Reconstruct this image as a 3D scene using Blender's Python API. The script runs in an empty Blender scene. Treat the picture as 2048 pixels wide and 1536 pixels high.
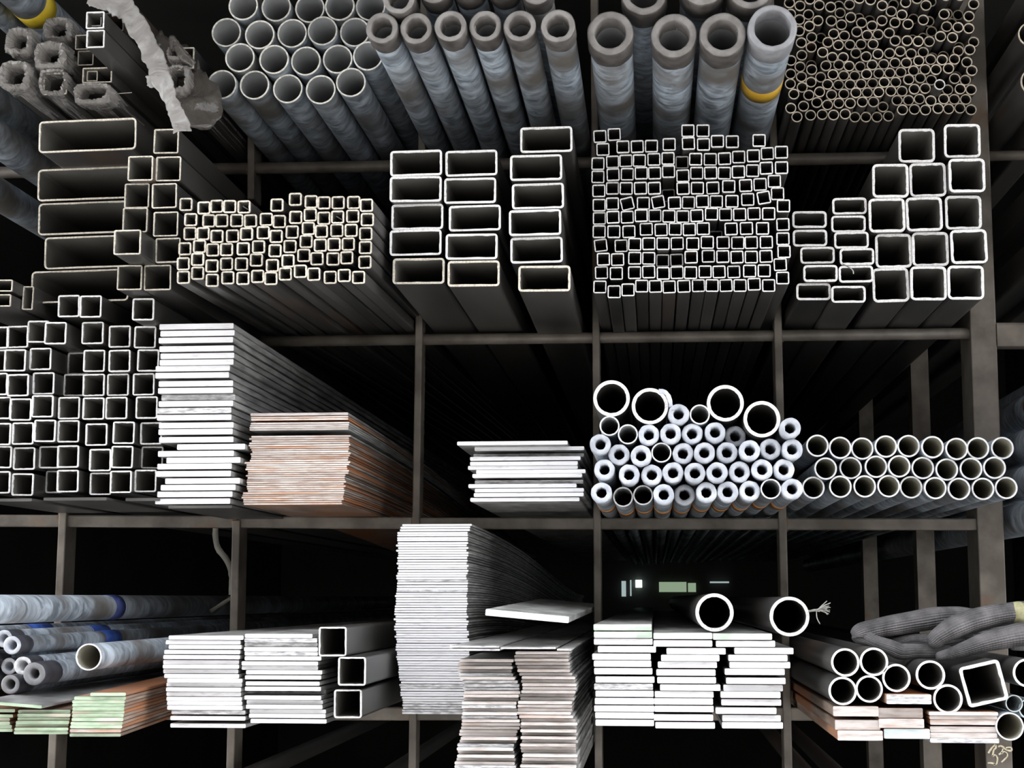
import bpy, bmesh, math, random
from mathutils import Vector, Matrix, noise
R = random.Random(7)
PI = math.pi
scene = bpy.context.scene
COL = scene.collection

# ------------------------------------------------------------------ camera
F_PX, VPX, VPY = 3200.0, 1310.0, 1196.0
PITCH = math.atan((VPY - 768) / F_PX)
YAW = math.atan((VPX - 1024) / F_PX * math.cos(PITCH))
CAM = Vector((0.0, -3.07, 1.45))
cd = bpy.data.cameras.new('camera')
cam = bpy.data.objects.new('camera', cd); COL.objects.link(cam)
cam.location = CAM
cam.rotation_euler = (PI/2 + PITCH, 0, YAW)
cd.sensor_width = 36.0; cd.lens = F_PX / 2048 * 36.0
cd.clip_end = 100
scene.camera = cam
ROT = cam.rotation_euler.to_matrix()
FWD = ROT @ Vector((0, 0, -1))

def P(px, py, Y=0.0):
    """the point of the plane y = Y seen at a pixel of the 2048 x 1536 frame"""
    d = ROT @ Vector(((px - 1024) / F_PX, -(py - 768) / F_PX, -1.0))
    return CAM + d * ((Y - CAM.y) / d.y)

def S(p):
    """metres per pixel at a point"""
    return (p - CAM).dot(FWD) / F_PX

# ------------------------------------------------------------------ materials
def newmat(name):
    m = bpy.data.materials.new(name); m.use_nodes = True
    nt = m.node_tree
    return m, nt, nt.nodes['Principled BSDF']

def mat(name, c1, c2, metallic=0.0, rough=0.5, scale=20.0, stretch=(1, 1, 1), bump=0.0, vary=0.15,
        detail=4.0, lo=0.35, hi=0.65, c3=None, c3lo=0.6, c3hi=0.75, c3scale=6.0, c3stretch=(1, 1, 1), rough2=None):
    m, nt, b = newmat(name)
    N, L = nt.nodes, nt.links
    tc = N.new('ShaderNodeTexCoord'); oi = N.new('ShaderNodeObjectInfo')
    add = N.new('ShaderNodeVectorMath'); add.operation = 'ADD'
    mul = N.new('ShaderNodeVectorMath'); mul.operation = 'SCALE'; mul.inputs['Scale'].default_value = 37.0
    comb = N.new('ShaderNodeCombineXYZ')
    for i in range(3): L.new(oi.outputs['Random'], comb.inputs[i])
    L.new(comb.outputs[0], mul.inputs[0])
    mp = N.new('ShaderNodeMapping'); mp.inputs['Scale'].default_value = stretch
    L.new(tc.outputs['Object'], mp.inputs['Vector'])
    L.new(mp.outputs[0], add.inputs[0]); L.new(mul.outputs[0], add.inputs[1])
    nz = N.new('ShaderNodeTexNoise'); nz.inputs['Scale'].default_value = scale; nz.inputs['Detail'].default_value = detail
    nz.inputs['Distortion'].default_value = .9 if name == 'galvanized_zinc' else 0.0
    L.new(add.outputs[0], nz.inputs['Vector'])
    cr = N.new('ShaderNodeValToRGB')
    cr.color_ramp.elements[0].position = lo; cr.color_ramp.elements[0].color = (*c1, 1)
    cr.color_ramp.elements[1].position = hi; cr.color_ramp.elements[1].color = (*c2, 1)
    L.new(nz.outputs['Fac'], cr.inputs['Fac'])
    out = cr.outputs['Color']
    if c3 is not None:
        mp3 = N.new('ShaderNodeMapping'); mp3.inputs['Scale'].default_value = c3stretch
        L.new(tc.outputs['Object'], mp3.inputs['Vector'])
        ad3 = N.new('ShaderNodeVectorMath'); ad3.operation = 'ADD'
        L.new(mp3.outputs[0], ad3.inputs[0]); L.new(mul.outputs[0], ad3.inputs[1])
        n3 = N.new('ShaderNodeTexNoise'); n3.inputs['Scale'].default_value = c3scale; n3.inputs['Detail'].default_value = 5
        L.new(ad3.outputs[0], n3.inputs['Vector'])
        r3 = N.new('ShaderNodeMapRange'); r3.inputs['From Min'].default_value = c3lo; r3.inputs['From Max'].default_value = c3hi
        L.new(n3.outputs['Fac'], r3.inputs['Value'])
        mx = N.new('ShaderNodeMix'); mx.data_type = 'RGBA'
        L.new(r3.outputs[0], mx.inputs['Factor']); L.new(out, mx.inputs['A']); mx.inputs['B'].default_value = (*c3, 1)
        out = mx.outputs['Result']
    if vary:
        mr = N.new('ShaderNodeMapRange'); mr.inputs['To Min'].default_value = 1 - vary; mr.inputs['To Max'].default_value = 1 + vary
        L.new(oi.outputs['Random'], mr.inputs['Value'])
        sc = N.new('ShaderNodeVectorMath'); sc.operation = 'SCALE'
        L.new(out, sc.inputs[0]); L.new(mr.outputs[0], sc.inputs['Scale'])
        out = sc.outputs[0]
    L.new(out, b.inputs['Base Color'])
    b.inputs['Metallic'].default_value = metallic
    b.inputs['Roughness'].default_value = rough
    if rough2 is not None:
        mr2 = N.new('ShaderNodeMapRange'); mr2.inputs['To Min'].default_value = rough; mr2.inputs['To Max'].default_value = rough2
        L.new(nz.outputs['Fac'], mr2.inputs['Value']); L.new(mr2.outputs[0], b.inputs['Roughness'])
    if bump:
        bp = N.new('ShaderNodeBump'); bp.inputs['Strength'].default_value = bump; bp.inputs['Distance'].default_value = 0.002
        L.new(nz.outputs['Fac'], bp.inputs['Height']); L.new(bp.outputs[0], b.inputs['Normal'])
    return m

M = {}
M['dark'] = mat('dark_mill_steel', (.042, .040, .039), (.095, .089, .083), .12, .40, 9, (1, .12, 1), .1, .22,
                c3=(.14, .085, .055), c3lo=.60, c3hi=.80, c3scale=5, c3stretch=(1, .25, 1))
M['bore'] = mat('lit_bore', (.11, .105, .097), (.20, .19, .172), .05, .42, 9, (1, .3, 1), .05, .2)  # lighter than the outer steel: light reaching the bores put into the colour
M['cut'] = mat('saw_cut_steel', (.62, .60, .58), (.86, .85, .85), .0, .55, 260, (1, 1, 1), .25, .1, lo=.30, hi=.55)
M['cut_warm'] = mat('cream_cut_steel', (.42, .37, .30), (.72, .67, .58), .0, .55, 240, (1, 1, 1), .25, .16, lo=.30, hi=.6)  # duller, creamier cut ends
M['cut_thin'] = mat('thin_tube_cut', (.38, .32, .25), (.66, .58, .48), .0, .55, 200, (1, 1, 1), .2, .25, lo=.30, hi=.6)
M['bar_end'] = mat('sheared_bar_end', (.70, .68, .70), (.90, .89, .92), .0, .5, 45, (1, 1, 5), .2, .08, detail=8, lo=.27, hi=.45)
M['bar_grey'] = mat('scuffed_bar_end', (.36, .35, .36), (.78, .77, .79), .0, .5, 60, (1, 1, 4), .3, .1, detail=8, lo=.35, hi=.6)
M['bar_side'] = mat('flat_bar_scale', (.24, .235, .23), (.58, .575, .56), .1, .40, 26, (1, .35, 3), .2, .25, detail=7, lo=.35, hi=.7)
M['rust_side'] = mat('rusty_bar_side', (.20, .13, .095), (.42, .33, .27), .1, .55, 16, (1, .35, 6), .2, .28, detail=7, lo=.35, hi=.7,
                     c3=(.42, .17, .075), c3lo=.45, c3hi=.62, c3scale=5, c3stretch=(1, .5, 1))
M['rust_end'] = mat('rusty_bar_end', (.46, .345, .295), (.72, .62, .565), .0, .6, 30, (1, 1, 6), .2, .22, detail=7, lo=.33, hi=.6,
                    c3=(.62, .33, .20), c3lo=.54, c3hi=.68, c3scale=7, c3stretch=(1, 1, 3))
M['pink_end'] = mat('pinkish_bar_end', (.47, .40, .375), (.70, .635, .61), .0, .6, 30, (1, 1, 6), .2, .12, detail=7, lo=.30, hi=.55,
                    c3=(.55, .36, .28), c3lo=.58, c3hi=.8, c3scale=8, c3stretch=(1, 1, 3))
M['green_end'] = mat('green_painted_end', (.34, .47, .31), (.58, .70, .53), .0, .55, 26, (1, 1, 3), .2, .10, detail=7,
                     c3=(.66, .56, .47), c3lo=.55, c3hi=.68, c3scale=12, c3stretch=(1, 1, 2))
M['pale_green_end'] = mat('pale_green_end', (.50, .60, .50), (.80, .86, .79), .0, .55, 26, (1, 1, 3), .2, .08, detail=7,
                          c3=(.85, .84, .84), c3lo=.5, c3hi=.62, c3scale=10)
M['blue_end'] = mat('pale_blue_end', (.45, .54, .56), (.72, .78, .78), .0, .55, 26, (1, 1, 3), .2, .08)
M['galv'] = mat('galvanized_zinc', (.17, .195, .225), (.62, .70, .79), .12, .36, 13, (1.8, 2.6, 1.8), .15, .16, detail=9, lo=.34, hi=.68,
                c3=(.17, .155, .14), c3lo=.47, c3hi=.66, c3scale=5, c3stretch=(1, 1.2, 1), rough2=.55)
M['galv_rim'] = mat('galvanized_rim', (.50, .48, .44), (.80, .78, .73), .0, .5, 160, (1, 1, 1), .2, .18)
M['galv_in'] = mat('galvanized_bore', (.34, .345, .35), (.56, .57, .58), .1, .42, 9, (1, .6, 1), .1, .18, detail=6)
M['pale_rim'] = mat('pale_pipe_rim', (.70, .70, .72), (.90, .90, .92), .0, .5, 160, (1, 1, 1), .1, .08)
M['olive_in'] = mat('olive_bore', (.33, .32, .26), (.56, .54, .45), .0, .42, 9, (1, .5, 1), .1, .18)
M['collar'] = mat('grey_brown_plastic_sleeve', (.065, .058, .054), (.12, .108, .10), .0, .48, 40, (1, 1, 1), .25, .12)  # sleeve plastic with the shade on its sides put into the colour
M['collar_face'] = mat('lit_sleeve_face', (.15, .138, .13), (.235, .22, .21), .0, .5, 40, (1, 1, 1), .25, .12)  # same plastic lightened: light on the front faces put into the colour
M['collar_pale'] = mat('grey_plastic_sleeve', (.22, .22, .23), (.31, .31, .33), .0, .45, 40, (1, 1, 1), .1, .08)
M['cap'] = mat('pale_blue_grey_cap', (.42, .445, .50), (.62, .64, .70), .0, .42, 60, (1, 1, 1), .25, .14)
M['cap_dark'] = mat('slate_sleeve', (.045, .045, .055), (.085, .085, .10), .0, .45, 40, (1, 1, 1), .1, .1)
M['rack'] = mat('brown_rack_steel', (.105, .088, .072), (.215, .187, .158), .15, .5, 14, (1, 1, 1), .2, .08, detail=8,
                c3=(.20, .105, .055), c3lo=.62, c3hi=.78, c3scale=9)
M['weld'] = mat('rusty_weld', (.10, .065, .04), (.20, .13, .085), .1, .7, 60, (1, 1, 1), .6, .1)
M['yellow'] = mat('yellow_paint', (.42, .235, .015), (.56, .33, .03), .0, .5, 20, (1, 1, 1), .1, .0)
M['bright_yellow'] = mat('bright_yellow_paint', (.72, .50, .02), (.85, .62, .05), .0, .5, 20, (1, 1, 1), .1, .0)
M['blue'] = mat('blue_paint', (.018, .055, .28), (.05, .12, .42), .0, .45, 40, (1, 1, 1), .1, .1)
M['navy'] = mat('dark_blue_paint', (.02, .03, .13), (.05, .07, .22), .0, .45, 60, (1, 1, 1), .1, .1)
M['orange'] = mat('orange_paint', (.42, .15, .03), (.56, .24, .07), .0, .55, 40, (1, 1, 1), .1, .1)
M['red'] = mat('red_paint', (.38, .03, .03), (.48, .06, .05), .0, .5, 20, (1, 1, 1), .1, .0)
M['chalk'] = mat('yellowish_chalk', (.62, .52, .36), (.80, .72, .55), .0, .8, 300, (1, 1, 1), .2, .0)
M['tuft'] = mat('grey_rope_fibre', (.26, .25, .23), (.42, .41, .38), .0, .8, 100)
M['strap'] = mat('dusty_strap', (.22, .205, .17), (.34, .32, .27), .0, .7, 20, (1, 1, 1), .1, .0)
M['wire'] = mat('grey_wire', (.35, .34, .32), (.55, .54, .52), .5, .45, 60)
M['wall'] = mat('near_black_wall', (.020, .019, .018), (.035, .033, .03), .0, .9, 2, (1, 1, 1), .0, .0)  # near-black walls, floor and ceiling of the shed
M['sky_block'] = mat('sky_block_dull', (.10, .10, .095), (.15, .145, .14), .0, .85, 1.2, (1, 1, 1), .0, .0)  # dull grey for the unseen wall added to block low skylight
M['ground'] = mat('pale_concrete', (.34, .335, .325), (.46, .455, .44), .0, .8, 3, (1, 1, 1), .1, .0)

def film_material(name, tint, clear):
    m, nt, b = newmat(name)
    N, L = nt.nodes, nt.links
    out = N['Material Output']
    b.inputs['Base Color'].default_value = (*tint, 1); b.inputs['Roughness'].default_value = .13
    b.inputs['Specular IOR Level'].default_value = .7
    tr = N.new('ShaderNodeBsdfTransparent'); mx = N.new('ShaderNodeMixShader')
    tc = N.new('ShaderNodeTexCoord'); nz = N.new('ShaderNodeTexNoise'); nz.inputs['Scale'].default_value = 22; nz.inputs['Detail'].default_value = 6
    nz.inputs['Distortion'].default_value = 1.2
    L.new(tc.outputs['Object'], nz.inputs['Vector'])
    mr = N.new('ShaderNodeMapRange'); mr.inputs['From Min'].default_value = .3; mr.inputs['From Max'].default_value = .7
    mr.inputs['To Min'].default_value = max(0, clear - .25); mr.inputs['To Max'].default_value = clear + .2
    L.new(nz.outputs['Fac'], mr.inputs['Value'])
    L.new(mr.outputs[0], mx.inputs['Fac']); L.new(b.outputs[0], mx.inputs[1]); L.new(tr.outputs[0], mx.inputs[2])
    bp = N.new('ShaderNodeBump'); bp.inputs['Strength'].default_value = .8; bp.inputs['Distance'].default_value = .006
    L.new(nz.outputs['Fac'], bp.inputs['Height']); L.new(bp.outputs[0], b.inputs['Normal'])
    L.new(mx.outputs[0], out.inputs['Surface'])
    return m
M['film'] = film_material('crumpled_clear_film', (.36, .34, .325), .30)
M['film_dull'] = film_material('dusty_film', (.10, .09, .08), .25)

def knit_material():
    m, nt, b = newmat('grey_knit')
    N, L = nt.nodes, nt.links
    uv = N.new('ShaderNodeTexCoord')
    nz = N.new('ShaderNodeTexNoise'); nz.inputs['Scale'].default_value = 30; nz.inputs['Detail'].default_value = 6
    L.new(uv.outputs['Object'], nz.inputs['Vector'])
    cr = N.new('ShaderNodeValToRGB')
    cr.color_ramp.elements[0].position = .35; cr.color_ramp.elements[0].color = (.055, .052, .054, 1)
    cr.color_ramp.elements[1].position = .68; cr.color_ramp.elements[1].color = (.17, .16, .165, 1)
    L.new(nz.outputs['Fac'], cr.inputs['Fac'])
    at = N.new('ShaderNodeAttribute'); at.attribute_name = 'knit'
    sep = N.new('ShaderNodeSeparateXYZ'); L.new(at.outputs['Vector'], sep.inputs[0])
    ms = N.new('ShaderNodeMath'); ms.operation = 'MULTIPLY'; ms.inputs[1].default_value = 2 * PI * 26
    L.new(sep.outputs['X'], ms.inputs[0])
    sn = N.new('ShaderNodeMath'); sn.operation = 'SINE'; L.new(ms.outputs[0], sn.inputs[0])
    mv = N.new('ShaderNodeMath'); mv.operation = 'MULTIPLY'; mv.inputs[1].default_value = 2 * PI * 190
    L.new(sep.outputs['Y'], mv.inputs[0])
    sv = N.new('ShaderNodeMath'); sv.operation = 'SINE'; L.new(mv.outputs[0], sv.inputs[0])
    ad = N.new('ShaderNodeMath'); ad.operation = 'MULTIPLY_ADD'; ad.inputs[1].default_value = .35
    L.new(sv.outputs[0], ad.inputs[0]); L.new(sn.outputs[0], ad.inputs[2])
    a2 = N.new('ShaderNodeMath'); a2.operation = 'ADD'; L.new(ad.outputs[0], a2.inputs[0]); L.new(nz.outputs['Fac'], a2.inputs[1])
    bp = N.new('ShaderNodeBump'); bp.inputs['Strength'].default_value = .55; bp.inputs['Distance'].default_value = .0012
    L.new(a2.outputs[0], bp.inputs['Height']); L.new(bp.outputs[0], b.inputs['Normal'])
    L.new(cr.outputs[0], b.inputs['Base Color'])
    b.inputs['Roughness'].default_value = .62
    return m
M['knit'] = knit_material()
M['hem'] = mat('yellow_green_hem', (.22, .21, .11), (.36, .34, .2), .0, .8, 120)

# ------------------------------------------------------------------ object helpers
def ob(name, me, parent=None, loc=(0, 0, 0), rot=(0, 0, 0)):
    o = bpy.data.objects.new(name, me); COL.objects.link(o)
    o.location = loc; o.rotation_euler = rot
    if parent is not None: o.parent = parent
    return o

def tag(o, label, cat, group=None):
    o['label'] = label; o['category'] = cat
    if group: o['group'] = group
    return o

def mesh(name, verts, faces, mats, mi=None, smooth=None):
    me = bpy.data.meshes.new(name)
    me.from_pydata([tuple(v) for v in verts], [], faces)
    for m in mats: me.materials.append(M[m])
    if mi: me.polygons.foreach_set('material_index', mi)
    if smooth is not None:
        me.polygons.foreach_set('use_smooth', [s for s in smooth] if isinstance(smooth, list) else [smooth] * len(faces))
    me.update()
    return me

def prof_round(r, n=32):
    return [(r * math.cos(2 * PI * i / n), r * math.sin(2 * PI * i / n)) for i in range(n)]

def prof_rect(w, h, c, seg=3, sub=1, wob=0.0, rnd=None):
    """rounded rectangle, counter-clockwise; sub extra points on each straight side"""
    pts = []
    for cx, cz, a0 in ((w/2 - c, h/2 - c, 0), (-w/2 + c, h/2 - c, PI/2), (-w/2 + c, -h/2 + c, PI), (w/2 - c, -h/2 + c, 1.5*PI)):
        for k in range(seg + 1):
            a = a0 + PI/2 * k / seg
            pts.append((cx + c * math.cos(a), cz + c * math.sin(a)))
        pts.append(None)
    out = []
    flat = pts
    n = len(flat)
    for i, p in enumerate(flat):
        if p is None:
            a = flat[i - 1]; b = flat[(i + 1) % n]
            for k in range(1, sub + 1):
                t = k / (sub + 1)
                out.append((a[0] + (b[0] - a[0]) * t, a[1] + (b[1] - a[1]) * t))
        else:
            out.append(p)
    if wob and rnd:
        out = [(x + rnd.uniform(-wob, wob), z + rnd.uniform(-wob, wob)) for x, z in out]
    return out

CACHE = {}
NO_TUBE = 0
def tube_mesh(key, outer, inner, L, body, cut, bore, round_, y0=0.0, rim=True, fuzz=None):
    """open tube along +y: outer wall, bore, front rim (its own slot), back rim"""
    n = len(outer)
    V, Fc, mi, sm = [], [], [], []
    ys = [y0, y0 + .004, y0 + .25, L]
    fr = fuzz or inner
    for y in ys: V += [(x, y, z) for x, z in outer]
    for j, y in enumerate(ys): V += [(x, y, z) for x, z in (fr if j < 2 else inner)]
    o0 = lambda j, i: j * n + i % n
    i0 = lambda j, i: (4 + j) * n + i % n
    for j in range(3):
        for i in range(n):
            Fc.append((o0(j, i), o0(j, i+1), o0(j+1, i+1), o0(j+1, i))); mi.append(1 if (j == 0 and rim) else 0); sm.append(round_)
            Fc.append((i0(j, i), i0(j+1, i), i0(j+1, i+1), i0(j, i+1))); mi.append(1 if (j == 0 and rim) else 2); sm.append(round_)
    if rim:
        for i in range(n):
            Fc.append((o0(0, i), i0(0, i), i0(0, i+1), o0(0, i+1))); mi.append(1); sm.append(False)
    for i in range(n):
        Fc.append((o0(3, i), o0(3, i+1), i0(3, i+1), i0(3, i))); mi.append(0); sm.append(False)
    return mesh(key, V, Fc, [body, cut, bore], mi, sm)

def ring_mesh(key, outer, inner, y0, y1, m, round_=True, seed=None):
    """solid ring (a cut end, a sleeve, a band) between y0 and y1"""
    n = len(outer)
    V = []
    for y in (y0, y1):
        V += [(x, y, z) for x, z in outer]
    for y in (y0, y1):
        V += [(x, y, z) for x, z in inner]
    Fc, sm = [], []
    for i in range(n):
        j = (i + 1) % n
        Fc += [(i, j, n + j, n + i), (2*n + i, 3*n + i, 3*n + j, 2*n + j), (i, 2*n + i, 2*n + j, j), (n + i, n + j, 3*n + j, 3*n + i)]
        sm += [round_, round_, False, False]
    return mesh(key, V, Fc, [m], None, sm)

def sleeve_mesh(key, ro, ri, y0, y1, m, rnd, rough=0.0, n=40, face=None):
    """a moulded sleeve pushed over a pipe end, its front edge rounded, its mouth a little ragged"""
    b = min(.006, (ro - ri) * .3)
    prof = [(ri, y0 + .05), (ri, y0 + b), (ri + b * .35, y0 + b * .3), (ri + b, y0), (ro - b, y0), (ro - b*.3, y0 + b * .3), (ro, y0 + b), (ro, y1 - .004), (ro - .003, y1), (ri + (ro-ri)*.35, y1)]
    V, Fc, mi = [], [], []
    k = len(prof)
    for i in range(n):
        a = 2 * PI * i / n
        for j, (r, y) in enumerate(prof):
            q = rough * noise.noise(Vector((math.cos(a) * 2.5 + rnd[0], math.sin(a) * 2.5 + rnd[1], j * .9)))
            V.append(((r + q) * math.cos(a), y + q * .6, (r + q) * math.sin(a)))
    for i in range(n):
        for j in range(k - 1):
            a, b_ = i * k + j, ((i + 1) % n) * k + j
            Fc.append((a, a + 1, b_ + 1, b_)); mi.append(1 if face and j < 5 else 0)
    return mesh(key, V, Fc, [m] + ([face] if face else []), mi, True)

def square_tube(name, p, w, h, wall, mats, L=5.4, rot=0.0, corner=.1, big=False, yaw=0.0):
    """a square or rectangular tube: its cut front at p, running back; big ones carry the cut end as a part"""
    q = 2000
    var = R.randint(0, 2)
    key = ('sq', round(w*q), round(h*q), round(wall*q), mats, round(L, 1), round(corner*100), big, var)
    if key not in CACHE:
        rr = random.Random(hash(str(key)) & 0xffff)
        c = min(w, h) * corner
        outer = prof_rect(w, h, c, 3, 5)
        ci = max(c - wall, min(w, h) * .03)
        inner = prof_rect(w - 2*wall, h - 2*wall, ci, 3, 5)
        fuzz = [(x + rr.uniform(-1, 1) * wall * .14, z + rr.uniform(-1, 1) * wall * .14) for x, z in inner]
        body = tube_mesh('tube', outer, inner, L, mats[0], mats[1], mats[2] if len(mats) > 2 else mats[0], False, y0=.003 if big else 0, rim=not big, fuzz=None if big else fuzz)
        end = ring_mesh('cut_end', outer, fuzz, 0, .0045, mats[1], False) if big else None
        CACHE[key] = (body, end)
    body, end = CACHE[key]
    o = ob(name, body, None, p, (0, rot, yaw))
    if big: ob('cut_end', end, o)
    return o

def round_pipe(name, p, r, wall, mats, L=5.4, big=False, n=32, fuzz=.05):
    q = 2000
    key = ('rd', round(r*q), round(wall*q), mats, round(L, 1), big, n, R.randint(0, 2))
    if key not in CACHE:
        rr = random.Random(hash(str(key)) & 0xffff)
        outer, inner = prof_round(r, n), prof_round(r - wall, n)
        fz = [(x * (1 + f), z * (1 + f)) for (x, z), f in zip(inner, [rr.uniform(-fuzz, fuzz) for _ in inner])] if fuzz else inner
        body = tube_mesh('pipe', outer, inner, L, mats[0], mats[1], mats[2], True, y0=.003 if big else 0, rim=not big, fuzz=None if big else fz)
        end = ring_mesh('cut_end', outer, fz, 0, .0045, mats[1], True) if big else None
        CACHE[key] = (body, end)
    body, end = CACHE[key]
    o = ob(name, body, None, p)
    if big: ob('cut_end', end, o)
    return o

def band(parent, r, y0, y1, m, name='paint_band'):
    key = ('band', round(r*2000), round(y0*500), round(y1*500), m)
    if key not in CACHE:
        CACHE[key] = ring_mesh('band', prof_round(r + .0009, 40), prof_round(r + .0001, 40), y0, y1, m)
    return ob(name, CACHE[key], parent)

def sag_none(y): return 0.0
def sag_deep(y): return -.066 * (1 - math.cos(PI * min(y, 5.0) / 5.0))

def bar(name, p, w, t, mats, L=5.0, sag=None, rot=0.0, yaw=0.0):
    """a solid flat bar: sheared end (slot 1) at p, scale on its flats and sides (slot 0)"""
    var = R.randint(0, 2)
    key = ('bar', round(w*1000), round(t*5000), mats, round(L, 1), sag, var)
    if key not in CACHE:
        rr = random.Random(hash(str(key)) & 0xffff)
        c = min(.0012, t * .22)
        pr = prof_rect(w, t, c, 1, 4)
        n = len(pr)
        ys = [0, .0015, .2, .5, .9, 1.3, 1.8, 2.3, 2.9, 3.5, 4.2, L] if sag else [0, .0015, L]
        V, Fc, mi = [], [], []
        for k, y in enumerate(ys):
            dz = sag(y) if sag else 0
            for x, z in pr:
                s = .985 if k == 0 else 1
                V.append((x * (1 - (1 - s) * .03), y + (rr.uniform(0, .0008) if k == 0 else 0), z * s + dz))
        for k in range(len(ys) - 1):
            for i in range(n):
                Fc.append((k*n + i, k*n + (i+1) % n, (k+1)*n + (i+1) % n, (k+1)*n + i)); mi.append(1 if k == 0 else 0)
        Fc.append(tuple(range(n))[::-1]); mi.append(1)
        m_ = (len(ys) - 1) * n
        Fc.append(tuple(range(m_, m_ + n))); mi.append(0)
        CACHE[key] = mesh('flat_bar', V, Fc, list(mats), mi, False)
    return ob(name, CACHE[key], None, p, (0, rot, yaw))

ONES = 'zeroth first second third fourth fifth sixth seventh eighth ninth tenth eleventh twelfth thirteenth fourteenth fifteenth sixteenth seventeenth eighteenth nineteenth'.split()
TENS = {20: 'twent', 30: 'thirt', 40: 'fort', 50: 'fift', 60: 'sixt', 70: 'sevent', 80: 'eight', 90: 'ninet'}
def nth(n):
    if n < 20: return ONES[n]
    t, u = n // 10 * 10, n % 10
    return TENS[t] + ('ieth' if u == 0 else 'y-' + ONES[u])

def V(ox, oy, s, pts):
    return [(ox + q[0] * s, oy + q[1] * s) + tuple(q[2:]) for q in pts]

def relax(items, gap=.0004, it=160, lim=.006, circ=False):
    """nudge cross sections (x, z, half width, half height) apart by a few millimetres at most"""
    home = [(a[0], a[1]) for a in items]
    for _ in range(it):
        for i in range(len(items)):
            a = items[i]
            for j in range(i + 1, len(items)):
                b = items[j]
                dx, dz = b[0] - a[0], b[1] - a[1]
                if circ:
                    rr = a[2] + b[2] + gap
                    d = math.hypot(dx, dz)
                    if d >= rr or d < 1e-9: continue
                    k = (rr - d) / 2 / d
                    a[0] -= dx*k; a[1] -= dz*k; b[0] += dx*k; b[1] += dz*k
                else:
                    ox, oz = a[2] + b[2] + gap - abs(dx), a[3] + b[3] + gap - abs(dz)
                    if ox <= 0 or oz <= 0: continue
                    if ox < oz:
                        k = math.copysign(ox / 2, dx or 1); a[0] -= k; b[0] += k
                    else:
                        k = math.copysign(oz / 2, dz or 1); a[1] -= k; b[1] += k
        for a, h in zip(items, home):
            dx, dz = a[0] - h[0], a[1] - h[1]
            d = math.hypot(dx, dz)
            if d > lim: a[0] = h[0] + dx * lim / d; a[1] = h[1] + dz * lim / d
    return items

def bundle(rows, size, Y, make, label, cat, group, circ=False, lim=.006, shrink=.985, jit=.012, pitch=0):
    lim = max(lim, .010)
    """rows: lists of (px, py[, dict]) from the top; label(row, rows, index, count, opts) -> text"""
    flat = []
    for ri, row in enumerate(rows):
        row = sorted(row, key=lambda q: q[0])
        for ci, q in enumerate(row):
            o = q[2] if len(q) > 2 and isinstance(q[2], dict) else {}
            y = Y + o.get('y', 0) + R.uniform(-jit, jit) * (0 if 'y' in o else 1)
            p = P(q[0], q[1], y)
            s = S(p)
            w, h = o.get('s', size)
            flat.append([p.x, p.z, w * s / 2 * shrink, h * s / 2 * shrink, y, ri, ci, len(row), o])
    relax(flat, lim=lim, circ=circ)
    outs = []
    for x, z, hw, hh, y, ri, ci, n, o in flat:
        t = make(Vector((x, y, z)), hw * 2, hh * 2, o)
        if pitch: t.rotation_euler.x = math.radians(pitch)
        tag(t, o.get('label') or label(ri + 1, len(rows), ci + 1, n, o), cat, group)
        outs.append(t)
    return outs

# ------------------------------------------------------------------ the place
def box_mesh(key, x0, x1, y0, y1, z0, z1, m):
    v = [(x, y, z) for z in (z0, z1) for y in (y0, y1) for x in (x0, x1)]
    f = [(0, 2, 3, 1), (4, 5, 7, 6), (0, 1, 5, 4), (2, 6, 7, 3), (0, 4, 6, 2), (1, 3, 7, 5)]
    return mesh(key, v, f, [m])

def struct(name, *a):
    o = ob(name, box_mesh(name, *a)); o['kind'] = 'structure'; return o

ROOF_Y = -.85
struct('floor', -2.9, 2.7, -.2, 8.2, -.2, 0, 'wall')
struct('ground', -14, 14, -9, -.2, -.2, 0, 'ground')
struct('sky_block_wall', -14, 14, -9.3, -9, -.2, 9.0, 'sky_block')  # unseen, added to cut off low sky so the rack's depths stay dark
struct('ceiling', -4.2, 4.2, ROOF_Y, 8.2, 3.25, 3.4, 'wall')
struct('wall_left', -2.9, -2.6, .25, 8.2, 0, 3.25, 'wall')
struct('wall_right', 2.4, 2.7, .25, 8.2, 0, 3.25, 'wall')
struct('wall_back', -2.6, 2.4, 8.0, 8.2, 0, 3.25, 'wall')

# ------------------------------------------------------------------ the rack (one welded thing)
YR = .43
rack = bpy.data.objects.new('storage_rack', None); COL.objects.link(rack)
rack.location = (P(1197, 1536, YR).x, YR, 0)
tag(rack, 'brown welded steel rack of upright posts and round cross rails holding all the stock', 'rack')
RL = Vector(rack.location)
YH = .07
def post(x0, y0, x1, y1, wpx=16, depth=.07, Y=YR, name='post', foot=True):
    """flat upright through two pixels of its front face, carried down to the floor"""
    a, b = P(x0, y0, Y), P(x1, y1, Y)
    if foot:
        t = (a.z - 0.0) / (a.z - b.z); b = a + (b - a) * t
    w = wpx * S(P(x0, y0, Y)) / 2
    V_ = []
    for p in (b, a):
        V_ += [(p.x - w, Y, p.z), (p.x + w, Y, p.z), (p.x + w, Y + depth, p.z), (p.x - w, Y + depth, p.z)]
    f = [(0, 1, 5, 4), (1, 2, 6, 5), (2, 3, 7, 6), (3, 0, 4, 7), (4, 5, 6, 7), (3, 2, 1, 0)]
    me = mesh(name, [Vector(v) - RL for v in V_], f, ['rack'])
    o = ob(name, me, rack)
    md = o.modifiers.new('edge', 'BEVEL'); md.width = .0025; md.segments = 2
    return o

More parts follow.
